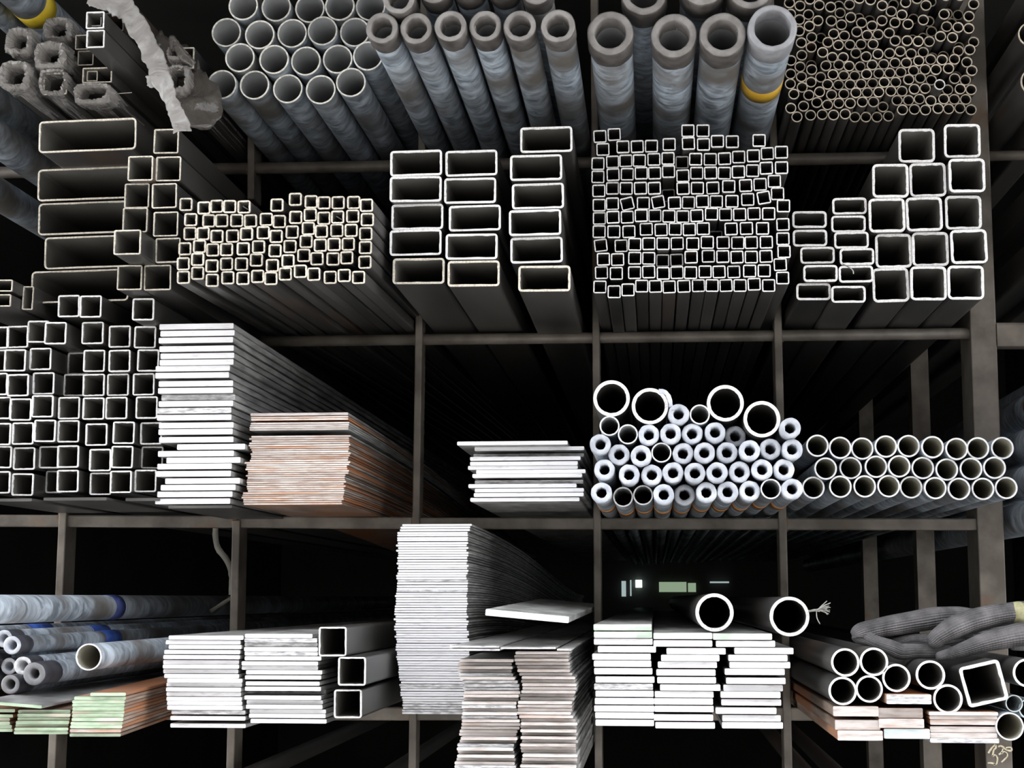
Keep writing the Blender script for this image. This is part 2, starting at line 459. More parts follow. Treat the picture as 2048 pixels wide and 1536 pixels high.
def rail(x0, y0, x1, y1, rpx=11.5, Y=YR + .02, flat=False, name='rail'):
    a, b = P(x0, y0, Y), P(x1, y1, Y)
    r = rpx * S(a)
    if flat:
        pr = prof_rect(r * 1.6, r * 2, r * .25, 2, 0)
    else:
        pr = prof_round(r, 20)
    n = len(pr)
    V_, Fc = [], []
    for p in (a, b): V_ += [Vector((p.x, p.y + u, p.z + v)) - RL for u, v in pr]
    for i in range(n): Fc.append((i, n + i, n + (i+1) % n, (i+1) % n))
    Fc += [tuple(range(n)), tuple(range(n, 2*n))[::-1]]
    me = mesh(name, V_, Fc, ['rack'], None, [not flat] * n + [False] * 2)
    return ob(name, me, rack)

def weld(x, y, rpx=13, Y=YR + .02):
    """a lumpy weld bead where a rail meets a post"""
    c = P(x, y, Y); r = rpx * S(c)
    bm = bmesh.new()
    bmesh.ops.create_icosphere(bm, subdivisions=3, radius=1)
    for v in bm.verts:
        k = 1 + .35 * noise.noise(v.co * 2.6 + Vector((x, y, 0)) * .1)
        v.co = Vector((v.co.x * r * .75 * k, v.co.y * r * k, v.co.z * r * 1.12 * k)) + c - RL
    me = bpy.data.meshes.new('weld'); bm.to_mesh(me); bm.free()
    me.materials.append(M['weld']); me.polygons.foreach_set('use_smooth', [True] * len(me.polygons))
    return ob('weld', me, rack)

post(125, 1024, 102, 1536)
post(504, -160, 501, 398, 14, foot=False)
post(472, 1040, 460, 1536)
post(850, -160, 824, 1536, 14, .055)
post(1187, -160, 1197, 1536, 14)
post(1537, -160, 1577, 1536, 15)
post(1937, -160, 1999, 1536, 49, .12, name='main_post')
rail(-350, 351, 1950, 313, 11.5)
rail(1975, 312, 2300, 306, 10)
rail(524, 683, 1945, 667, 11)
rail(-350, 1040, 480, 1044, 12, flat=True); rail(480, 1044, 830, 1047, 12, flat=True); rail(830, 1047, 1965, 1049, 11.5, flat=True)
rail(-350, 1424, 830, 1427, 13, flat=True); rail(830, 1427, 940, 1427, 13, flat=True); rail(1192, 1427, 1985, 1428, 13, flat=True)
rail(1990, 672, 2400, 672, 25, flat=True)
for wx, wy in ((500, 338), (842, 680), (1192, 677), (1559, 673), (832, 1046), (1195, 1047), (1569, 1047), (1990, 660), (472, 1041), (125, 1038)):
    weld(wx, wy, 13 if wy < 1000 else 15)
# the same uprights further back in the rack
for Y in (1.25, 2.35):
    for (px, w, d) in ((1985, 44, .06),):
        p = P(px, 1200, YR); q = P(px, -160, YR)
        hw = w * S(p) / 2
        ob('post', box_mesh('post', p.x - hw - RL.x, p.x + hw - RL.x, Y - RL.y, Y + d - RL.y, -RL.z, q.z - RL.z, 'rack'), rack)

# number chalked on the main post
def stroke_mesh(strokes, c, s, w, th):
    """flat brushed strokes on a plane facing -y; points in pixels around c"""
    V_, Fc = [], []
    for st in strokes:
        pts = [Vector((x * s, 0, -y * s)) for x, y in st]
        b0 = len(V_)
        for i, p in enumerate(pts):
            d = (pts[min(i+1, len(pts)-1)] - pts[max(i-1, 0)]).normalized()
            nrm = Vector((-d.z, 0, d.x)) * w * s * (.6 + .5 * noise.noise(p * 90) + .3)
            for off in (nrm, -nrm):
                for y in (-th, 0.0005): V_.append(c + p + off + Vector((0, y, 0)))
        for i in range(len(pts) - 1):
            a = b0 + i*4; b = a + 4
            Fc += [(a, a+2, b+2, b), (a+1, b+1, b+3, a+3), (a, b, b+1, a+1), (a+2, a+3, b+3, b+2)]
        e = b0 + (len(pts) - 1) * 4
        Fc += [(b0, b0+1, b0+3, b0+2), (e, e+2, e+3, e+1)]
    return V_, Fc
def curve_pts(ctrl, n=6):
    out = []
    for i in range(len(ctrl) - 1):
        p0, p1, p2, p3 = ctrl[max(i-1, 0)], ctrl[i], ctrl[i+1], ctrl[min(i+2, len(ctrl)-1)]
        for k in range(n):
            t = k / n
            out.append(tuple(.5*((2*b) + (-a + c_)*t + (2*a - 5*b + 4*c_ - d)*t*t + (-a + 3*b - 3*c_ + d)*t**3) for a, b, c_, d in zip(p0, p1, p2, p3)))
    out.append(ctrl[-1])
    return out
cc = P(1998, 1508, YR)
def tr(*pts): return curve_pts([((1940 + x*.0527) - 1998, (1466 + y*.0527) - 1508) for x, y in pts])
strk = [tr((700, 770), (760, 680), (850, 560), (980, 440)), tr((980, 440), (990, 560), (915, 640), (880, 760), (850, 880)),
        tr((850, 890), (950, 830), (1030, 930), (1015, 1080), (980, 1170), (880, 1190)), tr((665, 1130), (760, 1130), (870, 1150), (950, 1180)),
        tr((1080, 525), (1180, 495), (1300, 560)), tr((1250, 600), (1190, 740), (1090, 815)), tr((1190, 780), (1290, 700), (1400, 770), (1400, 880), (1300, 985), (1175, 1100)),
        tr((1280, 570), (1400, 650), (1560, 665), (1565, 560), (1450, 545), (1360, 570))]
v_, f_ = stroke_mesh(strk, cc, S(cc), 1.7, .001)
o = ob('chalk_number', mesh('chalk', [x - RL for x in v_], f_, ['chalk']), rack); o['label'] = 'yellowish hand-drawn number'

# ------------------------------------------------------------------ top shelf: galvanized pipes
MG = ('galv', 'galv_rim', 'galv_in')
g2 = [V(400, 0, .2539, r) for r in (
    [(340, 45), (600, 55), (865, 65), (1105, 50), (1340, 50)],
    [(207, 255), (473, 278), (725, 262), (975, 262), (1220, 255)],
    [(317, 460), (585, 475), (833, 480), (1073, 445), (1320, 435)],
    [(172, 665), (425, 662), (685, 685), (950, 705), (1188, 648)])]
rn = ['top', 'second', 'third', 'bottom']
bundle(g2, (60.5, 60.5), .05, lambda p, w, h, o: round_pipe('galvanized_pipe', p, w/2, .0028, MG, big=True, n=40, fuzz=.008),
       lambda r, n, i, c, o: f'open galvanized pipe, {nth(i)} from the wrapped tubes in the {rn[r-1]} row', 'pipe',
       'open galvanized pipes on the top shelf', circ=True)

def sleeved(p, r, hole, o, cname='sleeve', mats=MG, cm='collar', length=.045, rough=.0015, rb=.94, face=None):
    body = round_pipe(o.get('name', 'sleeved_pipe'), p, r * rb, r*rb - hole * 1.03, mats, n=40, fuzz=0, L=o.get('L', 5.4))
    key = ('sl', round(r*2000), round(hole*2000), cm, face, round(rough*1e4), R.randint(0, 3), round(length*100))
    if key not in CACHE:
        CACHE[key] = sleeve_mesh('sleeve', r, hole, -.014, length, cm, (R.uniform(0, 50), R.uniform(0, 50)), rough, face=face)
    c = ob(cname, CACHE[key], body); c.rotation_euler = (0, R.uniform(0, 6.28), 0)
    return body

g3b = [(800, 2), (870, -19), (936, -27), (1007, -28), (1074, -17)]
g3f = [(766, 61), (834, 61), (903, 57), (972, 57), (1041, 57), (1117, 57, {'s': (70, 70)})]
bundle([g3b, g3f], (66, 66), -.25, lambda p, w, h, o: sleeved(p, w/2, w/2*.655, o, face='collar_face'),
       lambda r, n, i, c, o: f'galvanized pipe with grey-brown end sleeve, {nth(i)} from the open pipes in the {("upper", "lower")[r-1]} row', 'pipe',
       'medium sleeved galvanized pipes', circ=True)
g4b = [(1288, -9), (1405, -28), (1500, -21)]
g4f = [(1221, 71), (1348, 76), (1445, 74), (1544, 61, {'cm': 'collar_pale', 'hole': .75, 'y': -.03, 's': (98, 98)})]
lab4 = {(1, 1): 'thick sleeved pipe behind and above the first two thick pipes', (1, 2): 'thick sleeved pipe behind the gap between the middle thick pipes',
        (1, 3): 'thick sleeved pipe behind and above the yellow-banded pipe',
        (2, 1): 'thick galvanized pipe with brown sleeve, beside the medium sleeved pipes', (2, 2): 'thick galvanized pipe with brown sleeve, second from the yellow-banded pipe',
        (2, 3): 'dull galvanized thick pipe with brown sleeve, next to the yellow-banded pipe', (2, 4): 'shiny thick galvanized pipe with grey sleeve and a yellow band'}
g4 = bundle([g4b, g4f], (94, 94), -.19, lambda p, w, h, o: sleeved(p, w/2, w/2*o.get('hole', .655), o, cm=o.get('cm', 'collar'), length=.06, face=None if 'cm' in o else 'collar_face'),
       lambda r, n, i, c, o: lab4[(r, i)], 'pipe', 'thick sleeved galvanized pipes', circ=True)
yb = g4[-1]
band(yb, 98*.985/2 * S(P(1544, 61, -.25)) * .94, .245, .305, 'yellow')

# pipes whose ends lie beyond the frame on the same shelf, by the wrapped tubes
far = [((-97, -58), 23, None), ((-28, -78), 41, 'bright_yellow'), ((-120, 130), 40, None), ((-95, 215), 38, None), ((-190, 62), 40, None), ((-172, 285), 36, None)]
labs = ['slim grey galvanized pipe between the crumpled film and the bright yellow-banded pipe', 'thick galvanized pipe with a bright yellow band above the crumpled film',
        'blue-grey galvanized pipe with streaked zinc below the crumpled film', 'lowest blue-grey galvanized pipe resting near the rail beside the wide flat tubes',
        'galvanized pipe at the picture edge below the crumpled film', 'galvanized pipe at the lower picture edge above the round rail']
for ((x, y), r, b), lb in zip(far, labs):
    p = P(x, y, 0.0); rr = r * S(p)
    o = tag(round_pipe('galvanized_pipe', p, rr, .004, MG, n=40, fuzz=0), lb, 'pipe', 'galvanized pipes under the wrapped tubes')
    if b: band(o, rr, .225, .285, b)

# ------------------------------------------------------------------ top shelf: bundle of thin round tubes
g5 = [
 [(95,28),(200,50),(297,-5),(402,50),(520,70),(603,60,1),(720,40),(810,-5),(930,5),(1035,65),(1165,50,1),(1285,20),(1408,-15),(1497,65),(1590,35,1),(1955,45),(1700,-30),(1840,-30)],
 [(195,195),(292,147),(615,130),(725,175),(815,175,1),(922,190,1),(1137,112),(1242,157),(1375,195,1),(1475,190),(1710,110,1),(1765,207,1),(1668,140),(1815,150,1),(1937,168),(100,145)],
 [(397,220),(517,230),(627,250),(837,237),(948,265),(1042,210),(1175,238),(1312,275),(1520,220,1),(1708,270),(1827,278),(1933,285)],
 [(205,312),(297,275),(552,340),(655,375),(792,320),(887,370),(1017,342),(1113,325),(1345,390,1),(1215,400,1),(1460,385,1),(1545,320,1),(1645,370),(1770,382)],
 [(225,437),(322,382),(428,365,1),(492,430),(600,455),(717,455),(837,442),(953,450),(1182,412),(1300,420),(1417,422),(1530,448),(1835,485,1),(1978,428)],
 [(225,562),(322,500),(432,540),(783,535),(1005,552),(1125,547),(1238,515),(1340,547),(1477,515),(1810,530),(1925,535)],
 [(110,617),(318,632,1),(537,583),(645,592),(880,585),(1568,580,1),(1675,585,1)],
 [(208,710),(325,715),(470,680),(596,675),(710,672),(820,685),(942,662),(1062,655),(1185,640),(1290,643),(1415,635),(1550,610),(1652,635),(1768,642),(1895,640)],
 [(103,778),(215,783),(418,790),(553,745),(650,780),(767,777),(882,767),(1010,745),(1126,748),(1241,745),(1376,707),(1493,712),(1605,712),(1716,717),(1828,750,1),(1955,722)],
 [(110,850),(221,877),(323,832),(482,857),(603,858),(713,880),(836,845),(950,850),(1058,857),(1183,840),(1316,810),(1440,800),(1555,798),(1650,840,1),(1786,803),(1900,815)],
 [(145,938),(293,968),(407,937),(532,972),(660,955),(780,947),(896,945),(1013,945),(1130,937),(1248,937),(1377,910),(1497,903),(1615,895,2),(1718,922),(1836,925),(1957,918)],
 [(380,1047),(483,1072),(604,1043),(720,1055),(843,1032),(965,1030),(1058,1075,3),(1200,1018),(1317,1025),(1435,1012),(1554,1010),(1673,1002),(1791,998),(1903,1015)],
 [(98,1108),(241,1085),(1255,1122),(1378,1118),(1496,1115),(1615,1103),(1728,1113),(1843,1105),(1957,1122)],
 [(172,1192),(313,1178),(435,1170),(548,1175),(668,1165),(768,1197,3),(882,1195,3),(993,1197,3),(1112,1188,3)]]
opt = {1: {'y': .05}, 2: {'y': -.05, 'cut': 'cut', 'label': 'thin round tube with the brightest white rim, sticking out of the thin tube bundle'}, 3: {'y': .04}}
g5p = [[(max(1560 + q[0]*.1953, 1582), q[1]*.1953, dict(opt[q[2]]) if len(q) > 2 else {}) for q in row] for row in g5]
bundle(g5p, (21.6, 21.6), .22, lambda p, w, h, o: round_pipe('thin_round_tube', p, w/2, .0016, ('dark', o.get('cut', 'cut_thin'), 'dark'), n=20, fuzz=.01, L=4.6),
       lambda r, n, i, c, o: f'thin dark round tube, {nth(n - r + 1)} row up, {nth(i)} from the thick sleeved pipes', 'tube',
       'thin round tubes in the top bundle', circ=True, lim=.008, jit=.008)
# tubes at the bottom layer of that bundle that show only their undersides, resting on the rail
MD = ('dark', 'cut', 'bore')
MN = ('dark', 'cut', 'dark')
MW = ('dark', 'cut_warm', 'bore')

# ------------------------------------------------------------------ second shelf
def big_sq(name, wall, mats, corner=.09, big=True, L=5.4, rj=.8):
    return lambda p, w, h, o: square_tube(name, p, w, h, wall, o.get('mats', mats), L=o.get('L', L), rot=math.radians(o.get('r', R.uniform(-rj, rj))), corner=corner, big=big)

g6 = [[(174.5, 274.5)], [(172.5, 363.5)], [(173.5, 435.5)], [(186, 503.5)], [(159.5, 572)]]
g6[0][0] += ({'y': -.12},)
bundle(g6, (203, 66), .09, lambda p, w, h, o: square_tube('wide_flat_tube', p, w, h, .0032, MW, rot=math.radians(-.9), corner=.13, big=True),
       lambda r, n, i, c, o: f'wide flat rectangular tube, {nth(r)} from the top of its stack of five', 'tube', 'wide flat rectangular tubes', lim=.01, jit=.01)
g6b = [(-20, 571, {'s': (100, 24), 'label': 'low rectangular tube, upper of two beside the lowest wide flat tube'}),
       (-23, 601, {'s': (100, 25), 'label': 'low rectangular tube, lower of two beside the lowest wide flat tube'}),
       (49, 596, {'s': (22, 48), 'r': 2, 'y': .06, 'label': 'rectangular tube set on edge beside the lowest wide flat tube'})]
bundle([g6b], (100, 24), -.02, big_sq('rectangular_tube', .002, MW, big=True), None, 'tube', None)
g7 = [V(0, 220, .2539, r) for r in (
    [(1308, 245)], [(1120, 460), (1310, 463)], [(1077, 675), (1293, 675)], [(1063, 865), (1305, 898)],
    [(1022, 1055), (1302, 1105)], [(1020, 1310), (1240, 1315)])]
g7[4][0] += ({'s': (56, 51), 'y': -.09},); g7[5][1] += ({'s': (56, 52)},)
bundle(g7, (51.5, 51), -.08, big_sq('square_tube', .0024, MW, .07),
       lambda r, n, i, c, o: (f'dark medium square tube, {nth(r)} row down, ' + ('next to the wide flat tubes' if i == 1 and c == 2 else 'next to the small square tubes')),
       'tube', 'medium square tubes beside the wide flat tubes')
g8 = [
  [(203,270),(343,305),(437,285),(545,287),(660,290),(920,275),(1065,230),(1193,250),(1288,258),(1402,257),(1525,255),(1625,277)],
  [(253,390),(383,400),(485,398),(603,397),(715,400),(840,388),(935,405),(1070,372),(1183,352),(1290,380),(1398,370),(1517,363),(1632,390)],
  [(240,505),(333,497),(447,523),(570,520),(680,503),(810,493),(912,522),(1040,488),(1168,460),(1268,482),(1392,475),(1505,475),(1620,502)],
  [(195,620),(312,595),(412,628),(523,625),(655,620),(775,605),(905,635),(1023,602),(1150,562),(1262,592),(1370,585),(1482,583),(1617,610)],
  [(182,738),(295,700),(408,755),(523,740),(640,740),(757,708),(885,755),(1015,715),(1132,672),(1235,698),(1362,700),(1470,690),(1613,725)],
  [(183,845),(295,812),(410,868),(533,848),(652,853),(768,837),(872,850),(985,818),(1097,797),(1210,820),(1340,845),(1450,830),(1563,845)]]
bundle([V(320, 340, .2539, r) for r in g8], (27.2, 27.2), -.18, big_sq('small_square_tube', .0027, MW, .17, False, rj=.9),
       lambda r, n, i, c, o: f'small thick-walled square tube, {nth(r)} row down, {nth(i)} from the medium square tubes', 'tube',
       'small thick-walled square tubes', pitch=1.5, jit=.002, shrink=.955)
# strips lying inside two of those tubes
for k, (x, y, lb) in enumerate(((660, 290, 'thin bright strip slanting inside a small square tube of the top row'), (1402, 372, 'thin bright strip slanting inside a small square tube of the second row'))):
    p = P(320 + x*.2539, 340 + y*.2539, -.15)
    s = S(p)
    o = bar('metal_strip', p, 22*s, 2.2*s, ('wire', 'bar_end'), L=.5, rot=math.radians(32)); tag(o, lb, 'metal strip')

ga = [(832, 326), (831, 380), (834.5, 431.5), (831, 485), (837, 542, 1)]
gb = [(942.6, 326), (940, 381), (949.5, 436), (943, 493), (947, 547, 1)]
gc = [(1092.5, 279), (1072, 335), (1075.7, 392), (1070, 445), (1073, 500), (1088.6, 557, 1)]
for colm, nm in ((ga, 'column next to the small thick-walled tubes'), (gb, 'middle column'), (gc, 'column next to the small thin-walled tubes')):
    rows = [[(q[0], q[1], {'mats': MW} if len(q) > 2 else {})] for q in colm]
    bundle(rows, (106, 53), -.06, big_sq('rectangular_tube', .0040, MD, .13, True, rj=.5),
           lambda r, n, i, c, o, nm=nm: f'thick rectangular tube, {nth(r) if r < n else "lowest"}{" down" if r < n else ""} in the {nm}', 'tube', 'thick rectangular tubes in three columns')
g10 = [
 [(185,200),(318,180),(1005,145),(1145,145)],
 [(213,323),(400,295),(533,293),(665,288),(830,272),(1010,263),(1150,272),(1280,243),(1418,247),(1668,243)],
 [(167,452),(303,430),(427,425),(553,423),(688,412),(820,435),(950,440,1),(1077,410),(1213,412),(1346,405),(1478,390),(1615,380),(1745,350),(1876,345)],
 [(167,575),(308,555),(440,550),(570,540),(695,540),(825,552),(958,567),(1087,540),(1217,538),(1345,540),(1475,528),(1607,517),(1735,492),(1877,490)],
 [(175,705),(302,680),(430,682),(563,680),(692,680),(822,705,2),(960,680),(1093,680),(1237,678),(1385,663),(1543,655),(1677,645),(1810,615)],
 [(178,840),(302,825),(440,825,3),(590,822),(728,810,4),(880,818),(1010,815),(1140,810),(1270,805),(1415,807),(1562,785),(1712,768,4),(1840,730)],
 [(180,960),(307,950),(440,950),(570,935),(697,935),(828,943),(957,945),(1088,942),(1225,937),(1355,925),(1487,925),(1620,918),(1757,918),(1895,845)],
 [(178,1085),(315,1085),(455,1085),(617,1063),(755,1068),(887,1060),(1018,1065),(1147,1050),(1268,1112,2),(1405,1060),(1550,1055),(1700,1055),(1890,1018)],
 [(193,1213,5),(383,1217),(510,1203),(640,1197),(773,1197),(905,1195),(1050,1198),(1185,1185),(1333,1187),(1470,1190),(1595,1187),(1735,1183),(1890,1153)]]
g10b = [
 [(218,690),(350,693),(510,680),(640,682),(770,703,1),(900,698,1),(1035,670),(1195,662),(1330,665),(1462,670),(1595,670),(1732,663),(1900,618)],
 [(200,815),(338,822),(508,815),(640,808),(775,825),(903,815),(1030,822),(1165,807),(1295,808),(1432,808),(1580,800),(1715,797),(1865,740)],
 [(185,948),(318,993),(447,975),(575,940),(703,940),(830,948),(967,937),(1103,935),(1230,935),(1360,935),(1490,935),(1622,923),(1757,935),(1887,865)]]
o10 = {1: {'y': .03}, 2: {'y': .09}, 3: {'r': -13}, 4: {'r': -9}, 5: {'r': -6}}
rows10 = [[(1160 + q[0]*.2148, oy + q[1]*.2148, dict(o10[q[2]]) if len(q) > 2 else {}) for q in row] for g, oy in ((g10, 230), (g10b, 370)) for row in g]
bundle(rows10, (26.6, 26.2), .03, big_sq('small_square_tube', .0021, MN, .13, False, rj=1.5),
       lambda r, n, i, c, o: f'small thin-walled square tube, {nth(n - r + 1)} row up, {nth(i)} from the thick rectangular tubes', 'tube',
       'small thin-walled square tubes', jit=.006, shrink=.968)
g11a = [(1619, 439), (1620, 476), (1635, 510.5), (1641, 547), (1627, 583)]
g11b = [(1699, 412), (1697, 448), (1703, 480), (1714, 513), (1712, 548), (1697, 588.5)]
for colm, nm in ((g11a, 'column next to the small thin-walled tubes'), (g11b, 'column next to the big square tubes')):
    bundle([[q] for q in colm], (69, 34.5), .14, big_sq('low_rectangular_tube', .0042, MD, .22, True, rj=.8),
           lambda r, n, i, c, o, nm=nm: f'low rounded rectangular tube, {nth(r)} down in the {nm}', 'tube', 'low rectangular tubes')
g12 = [[(1833.5, 294), (1924.6, 281.5)], [(1781, 362.5), (1855.6, 359.5), (1934, 350.6)], [(1774, 432), (1848.5, 428), (1926.7, 422)],
       [(1787, 500), (1860.6, 497), (1938, 493)], [(1781.4, 570), (1857, 566.5), (1931.7, 565)]]
bundle(g12, (72.5, 70), .14, big_sq('big_square_tube', .0050, MD, .14, True, rj=1.2),
       lambda r, n, i, c, o: f'big square tube, {nth(r)} row down, {nth(c - i + 1)} from the main post', 'tube', 'big square tubes beside the main post')

# ------------------------------------------------------------------ third shelf
g13 = [
 [(137,619),(181,615),(286,621,{'y':-.06})],
 [(9,675),(42,676),(84,663),(124,666),(171.5,666),(205,674,{'y':.14}),(238.7,673),(290,672)],
 [(6.8,720),(38,723.6),(87,716),(145,721.6,{'y':.1}),(188,721.6),(238.7,721.6),(296,720.7)],
 [(6,767.5),(35,771),(81,764),(142,770,{'y':.06}),(187,770),(235.7,769.5),(287,768.5)],
 [(5,815),(36,819),(84,812.4),(137.7,816),(186.5,817),(232.4,816),(293,815)],
 [(8,868),(41,868.3),(87,861.5),(134.7,862.6),(192.4,869),(247,866),(302,867)],
 [(8,914),(46,919.7),(94.7,913,{'y':.03}),(135.7,913),(201,920),(245,914),(302,914,{'y':.05})],
 [(12,964.6),(48,969),(99.6,963.6,{'y':.07}),(135,962),(201,967.5),(242,963.6),(290,961.7)]]
bundle(g13, (46, 46), .04, big_sq('square_tube', .0028, MD, .09, True, rj=.8),
       lambda r, n, i, c, o: f'medium square tube, {nth(r)} row down, {nth(c - i + 1)} from the thick white-ended bars', 'tube', 'medium square tubes on the third shelf', lim=.014, shrink=.965)
# dark flat bars lying under them on the rail
for k, (x, w, y) in enumerate(((10, 110, 1000), (150, 130, 998), (285, 70, 999), (400, 130, 1013.5))):
    p = P(x, y, .0); s = S(p)
    tag(bar('flat_bar', p, w*s, 6*s, ('dark', 'dark')), ['dark flat bar under the medium square tubes at the picture edge', 'dark flat bar under the middle of the medium square tubes',
        'dark flat bar under the medium square tubes nearest the white-ended bars', 'dark wide flat bar under the thick white-ended bars'][k], 'flat bar', 'dark bars under the third shelf stock')

def stack(lst, ox, oy, s, t, Y, mats, label, group, L=5.0, sag=None, name='flat_bar', jit=.006, rot=0, yaw=0):
    """flat bars of one column: (x0, x1, yc[, opts]) in crop pixels, from the top"""
    n = len(lst)
    it = []
    for q in lst:
        o = q[3] if len(q) > 3 else {}
        x = ox + (q[0] + q[1]) / 2 * s; y = oy + q[2] * s
        yy = Y + o.get('y', R.uniform(-jit, jit))
        p = P(x, y, yy); sc = S(p)
        it.append([p, (q[1] - q[0]) * s * sc, o.get('t', t) * s * sc, o])
    # bottom up: each rests on the one below
    for i in range(n - 2, -1, -1):
        need = it[i+1][0].z + (it[i+1][2] + it[i][2]) / 2 + .0003
        if it[i][0].z < need: it[i][0].z = need
    for i, (p, w, tt, o) in enumerate(it):
        b = bar(name, p, w, tt, o.get('m', mats), L=L, sag=sag, rot=math.radians(o.get('r', rot)), yaw=math.radians(yaw))
        tag(b, o.get('label') or label(i + 1, n), 'flat bar', group)

MB = ('bar_side', 'bar_end'); MBg = ('bar_side', 'bar_grey'); MR = ('rust_side', 'rust_end'); MP = ('rust_side', 'pink_end')
MGE = ('rust_side', 'green_end'); MPG = ('bar_side', 'pale_green_end'); MPW = ('bar_side', 'pink_end')
s1 = [(135,688,120),(143,695,170),(130,685,220),(135,690,282),(143,693,335),(138,687,382),(108,662,427),(105,655,477),(130,685,538),(125,685,588),
      (150,700,640,{'m':MBg,'y':.02}),(130,685,685),(118,672,735,{'m':MBg}),(118,672,785),(133,687,843),(128,682,890),(133,687,948),
      (265,772,1000,{'label':'thick white-ended flat bar pushed out sideways towards the rusty thin bars'}),(125,690,1050),(187,738,1098),(120,675,1143),(113,668,1197),(178,733,1250),(145,703,1298),(120,680,1347),(105,663,1398)]
stack(s1, 280, 620, .2735, 41, .0, MB, lambda i, n: f'thick white-ended flat bar, {nth(i)} down the stack beside the square tubes', 'thick flat bars on the third shelf')
s2 = [(800,1527,762,{'t':20,'m':MPW}),(803,1527,784),(806,1527,799),(803,1535,827,{'m':MPW}),(798,1533,843,{'m':MPW}),(793,1530,858,{'m':MPW}),(795,1527,872,{'m':MPW})]
y = 924; k = 0
while y < 1425:
    f = (y - 924) / 500
    x0 = 800 if y < 1110 else (768 if y < 1330 else 742); x1 = 1535 - 60 * max(0, f - .35) / .65
    s2.append((x0 + R.uniform(-14, 14), x1 + R.uniform(-12, 12), y, {'m': MPW if k in (0, 3, 7, 13, 19, 25) else MR}))
    y += 15.9; k += 1
stack(s2, 280, 620, .2735, 12.4, .02, MR, lambda i, n: f'thin rusty flat bar, {nth(i)} from the top of the rusty stack', 'thin rusty flat bars', sag=sag_deep, jit=.0015)
s3 = [(1000,1812,541,{'y':-.03,'label':'white-ended flat bar on top of its short stack, shifted towards the rusty bars'}),(1128,1933,575),(1120,1930,625,{'m':MBg,'y':.05}),(1095,1905,647),(1095,1885,688),(1080,1885,713),(1140,1942,745),(1112,1917,772),
      (1130,1925,819,{'m':MBg,'y':.02}),(1083,1877,847),(1130,1930,880),(1123,1928,912),(1098,1897,947)]
stack(s3, 640, 740, .2734, 28, .08, MB, lambda i, n: f'white-ended flat bar, {nth(i)} down the short stack beside the capped pipes', 'wide flat bars in the short stack')

MC = ('galv', 'pale_rim', 'galv_in')
def pipe17(p, w, h, o):
    k = o.get('k', 'cap')
    if k == 'thick':
        return round_pipe('thick_pipe', p, w/2, w/2*.185, ('dark', 'cut', 'dark'), big=True, n=48, fuzz=.012)
    if k == 'open':
        return round_pipe('galvanized_pipe', p, w/2, w/2*.13, MC, big=True, n=36, fuzz=.02)
    b = sleeved(p, w/2, w/2*.50, {'name': 'capped_pipe'}, cname='end_cap', mats=MC, cm='cap', length=.03, rough=.0012, rb=.95)
    return b
T, O = {'k': 'thick', 's': (74, 74)}, {'k': 'open', 's': (40.5, 40.5)}
C = 'capped galvanized pipe with pale blue-grey ring, '
g17 = [
 [(268,255,T,'thick white-rimmed pipe leaning by the short stack of flat bars'),(597,308,T,'thick white-rimmed pipe with a torn label scrap, second from the short stack'),(1240,283,T,'thick white-rimmed pipe, highest of the four over the capped pipes'),(1553,425,T,'thick white-rimmed pipe, lowest of the four and nearest the thin-rimmed pipes')],
 [(835,398),(1018,390,O),(1782,500)],
 [(253,463,O),(408,548,O),(590,562),(772,547),(960,540),(1152,540),(1325,570,{'y':.06})],
 [(178,642),(332,725),(522,737),(698,690,O),(878,718),(1060,712),(1253,708),(1445,693),(1625,680),(1802,683)],
 [(210,855),(418,905),(612,903),(792,882),(980,885),(1168,880),(1358,875),(1550,855),(1735,855)],
 [(188,1052),(375,1075,{**O,'y':.05}),(540,1065,{**O,'y':.03}),(722,1065),(893,1070,{'y':.06}),(1063,1050),(1253,1045),(1448,1037),(1628,1015,O),(1805,1020)]]
rows17 = []
for row in g17:
    rr = []
    for q in row:
        o = dict(q[2]) if len(q) > 2 else {}
        if len(q) > 3: o['label'] = q[3]
        o['row'] = 1
        rr.append((1160 + q[0]*.2344, 740 + q[1]*.2344, o))
    rows17.append(rr)
names17 = ['', 'topmost row', 'second row down', 'third row down', 'fourth row down', 'bottom row']
p17 = bundle(rows17, (42.3, 42.3), -.1, pipe17,
       lambda r, n, i, c, o: (f'open galvanized pipe, {nth(i)} from the short bar stack, {names17[r-1]}' if o.get('k') == 'open' else f'pale-capped pipe, {nth(i)} from the short bar stack, {names17[r-1]}'),
       'pipe', 'capped and open pipes on the third shelf', circ=True, lim=.015)
rr17 = 42.5*.985/2 * S(P(1400, 900, -.1)) * .95
for o in p17[-10:]:
    if o.name.startswith('capped_pipe') or True:
        rb = rr17 if o.name.startswith('capped') else 40.5*.985/2 * S(P(1400, 900, -.1))
        band(o, rb, .27, .33, 'orange')
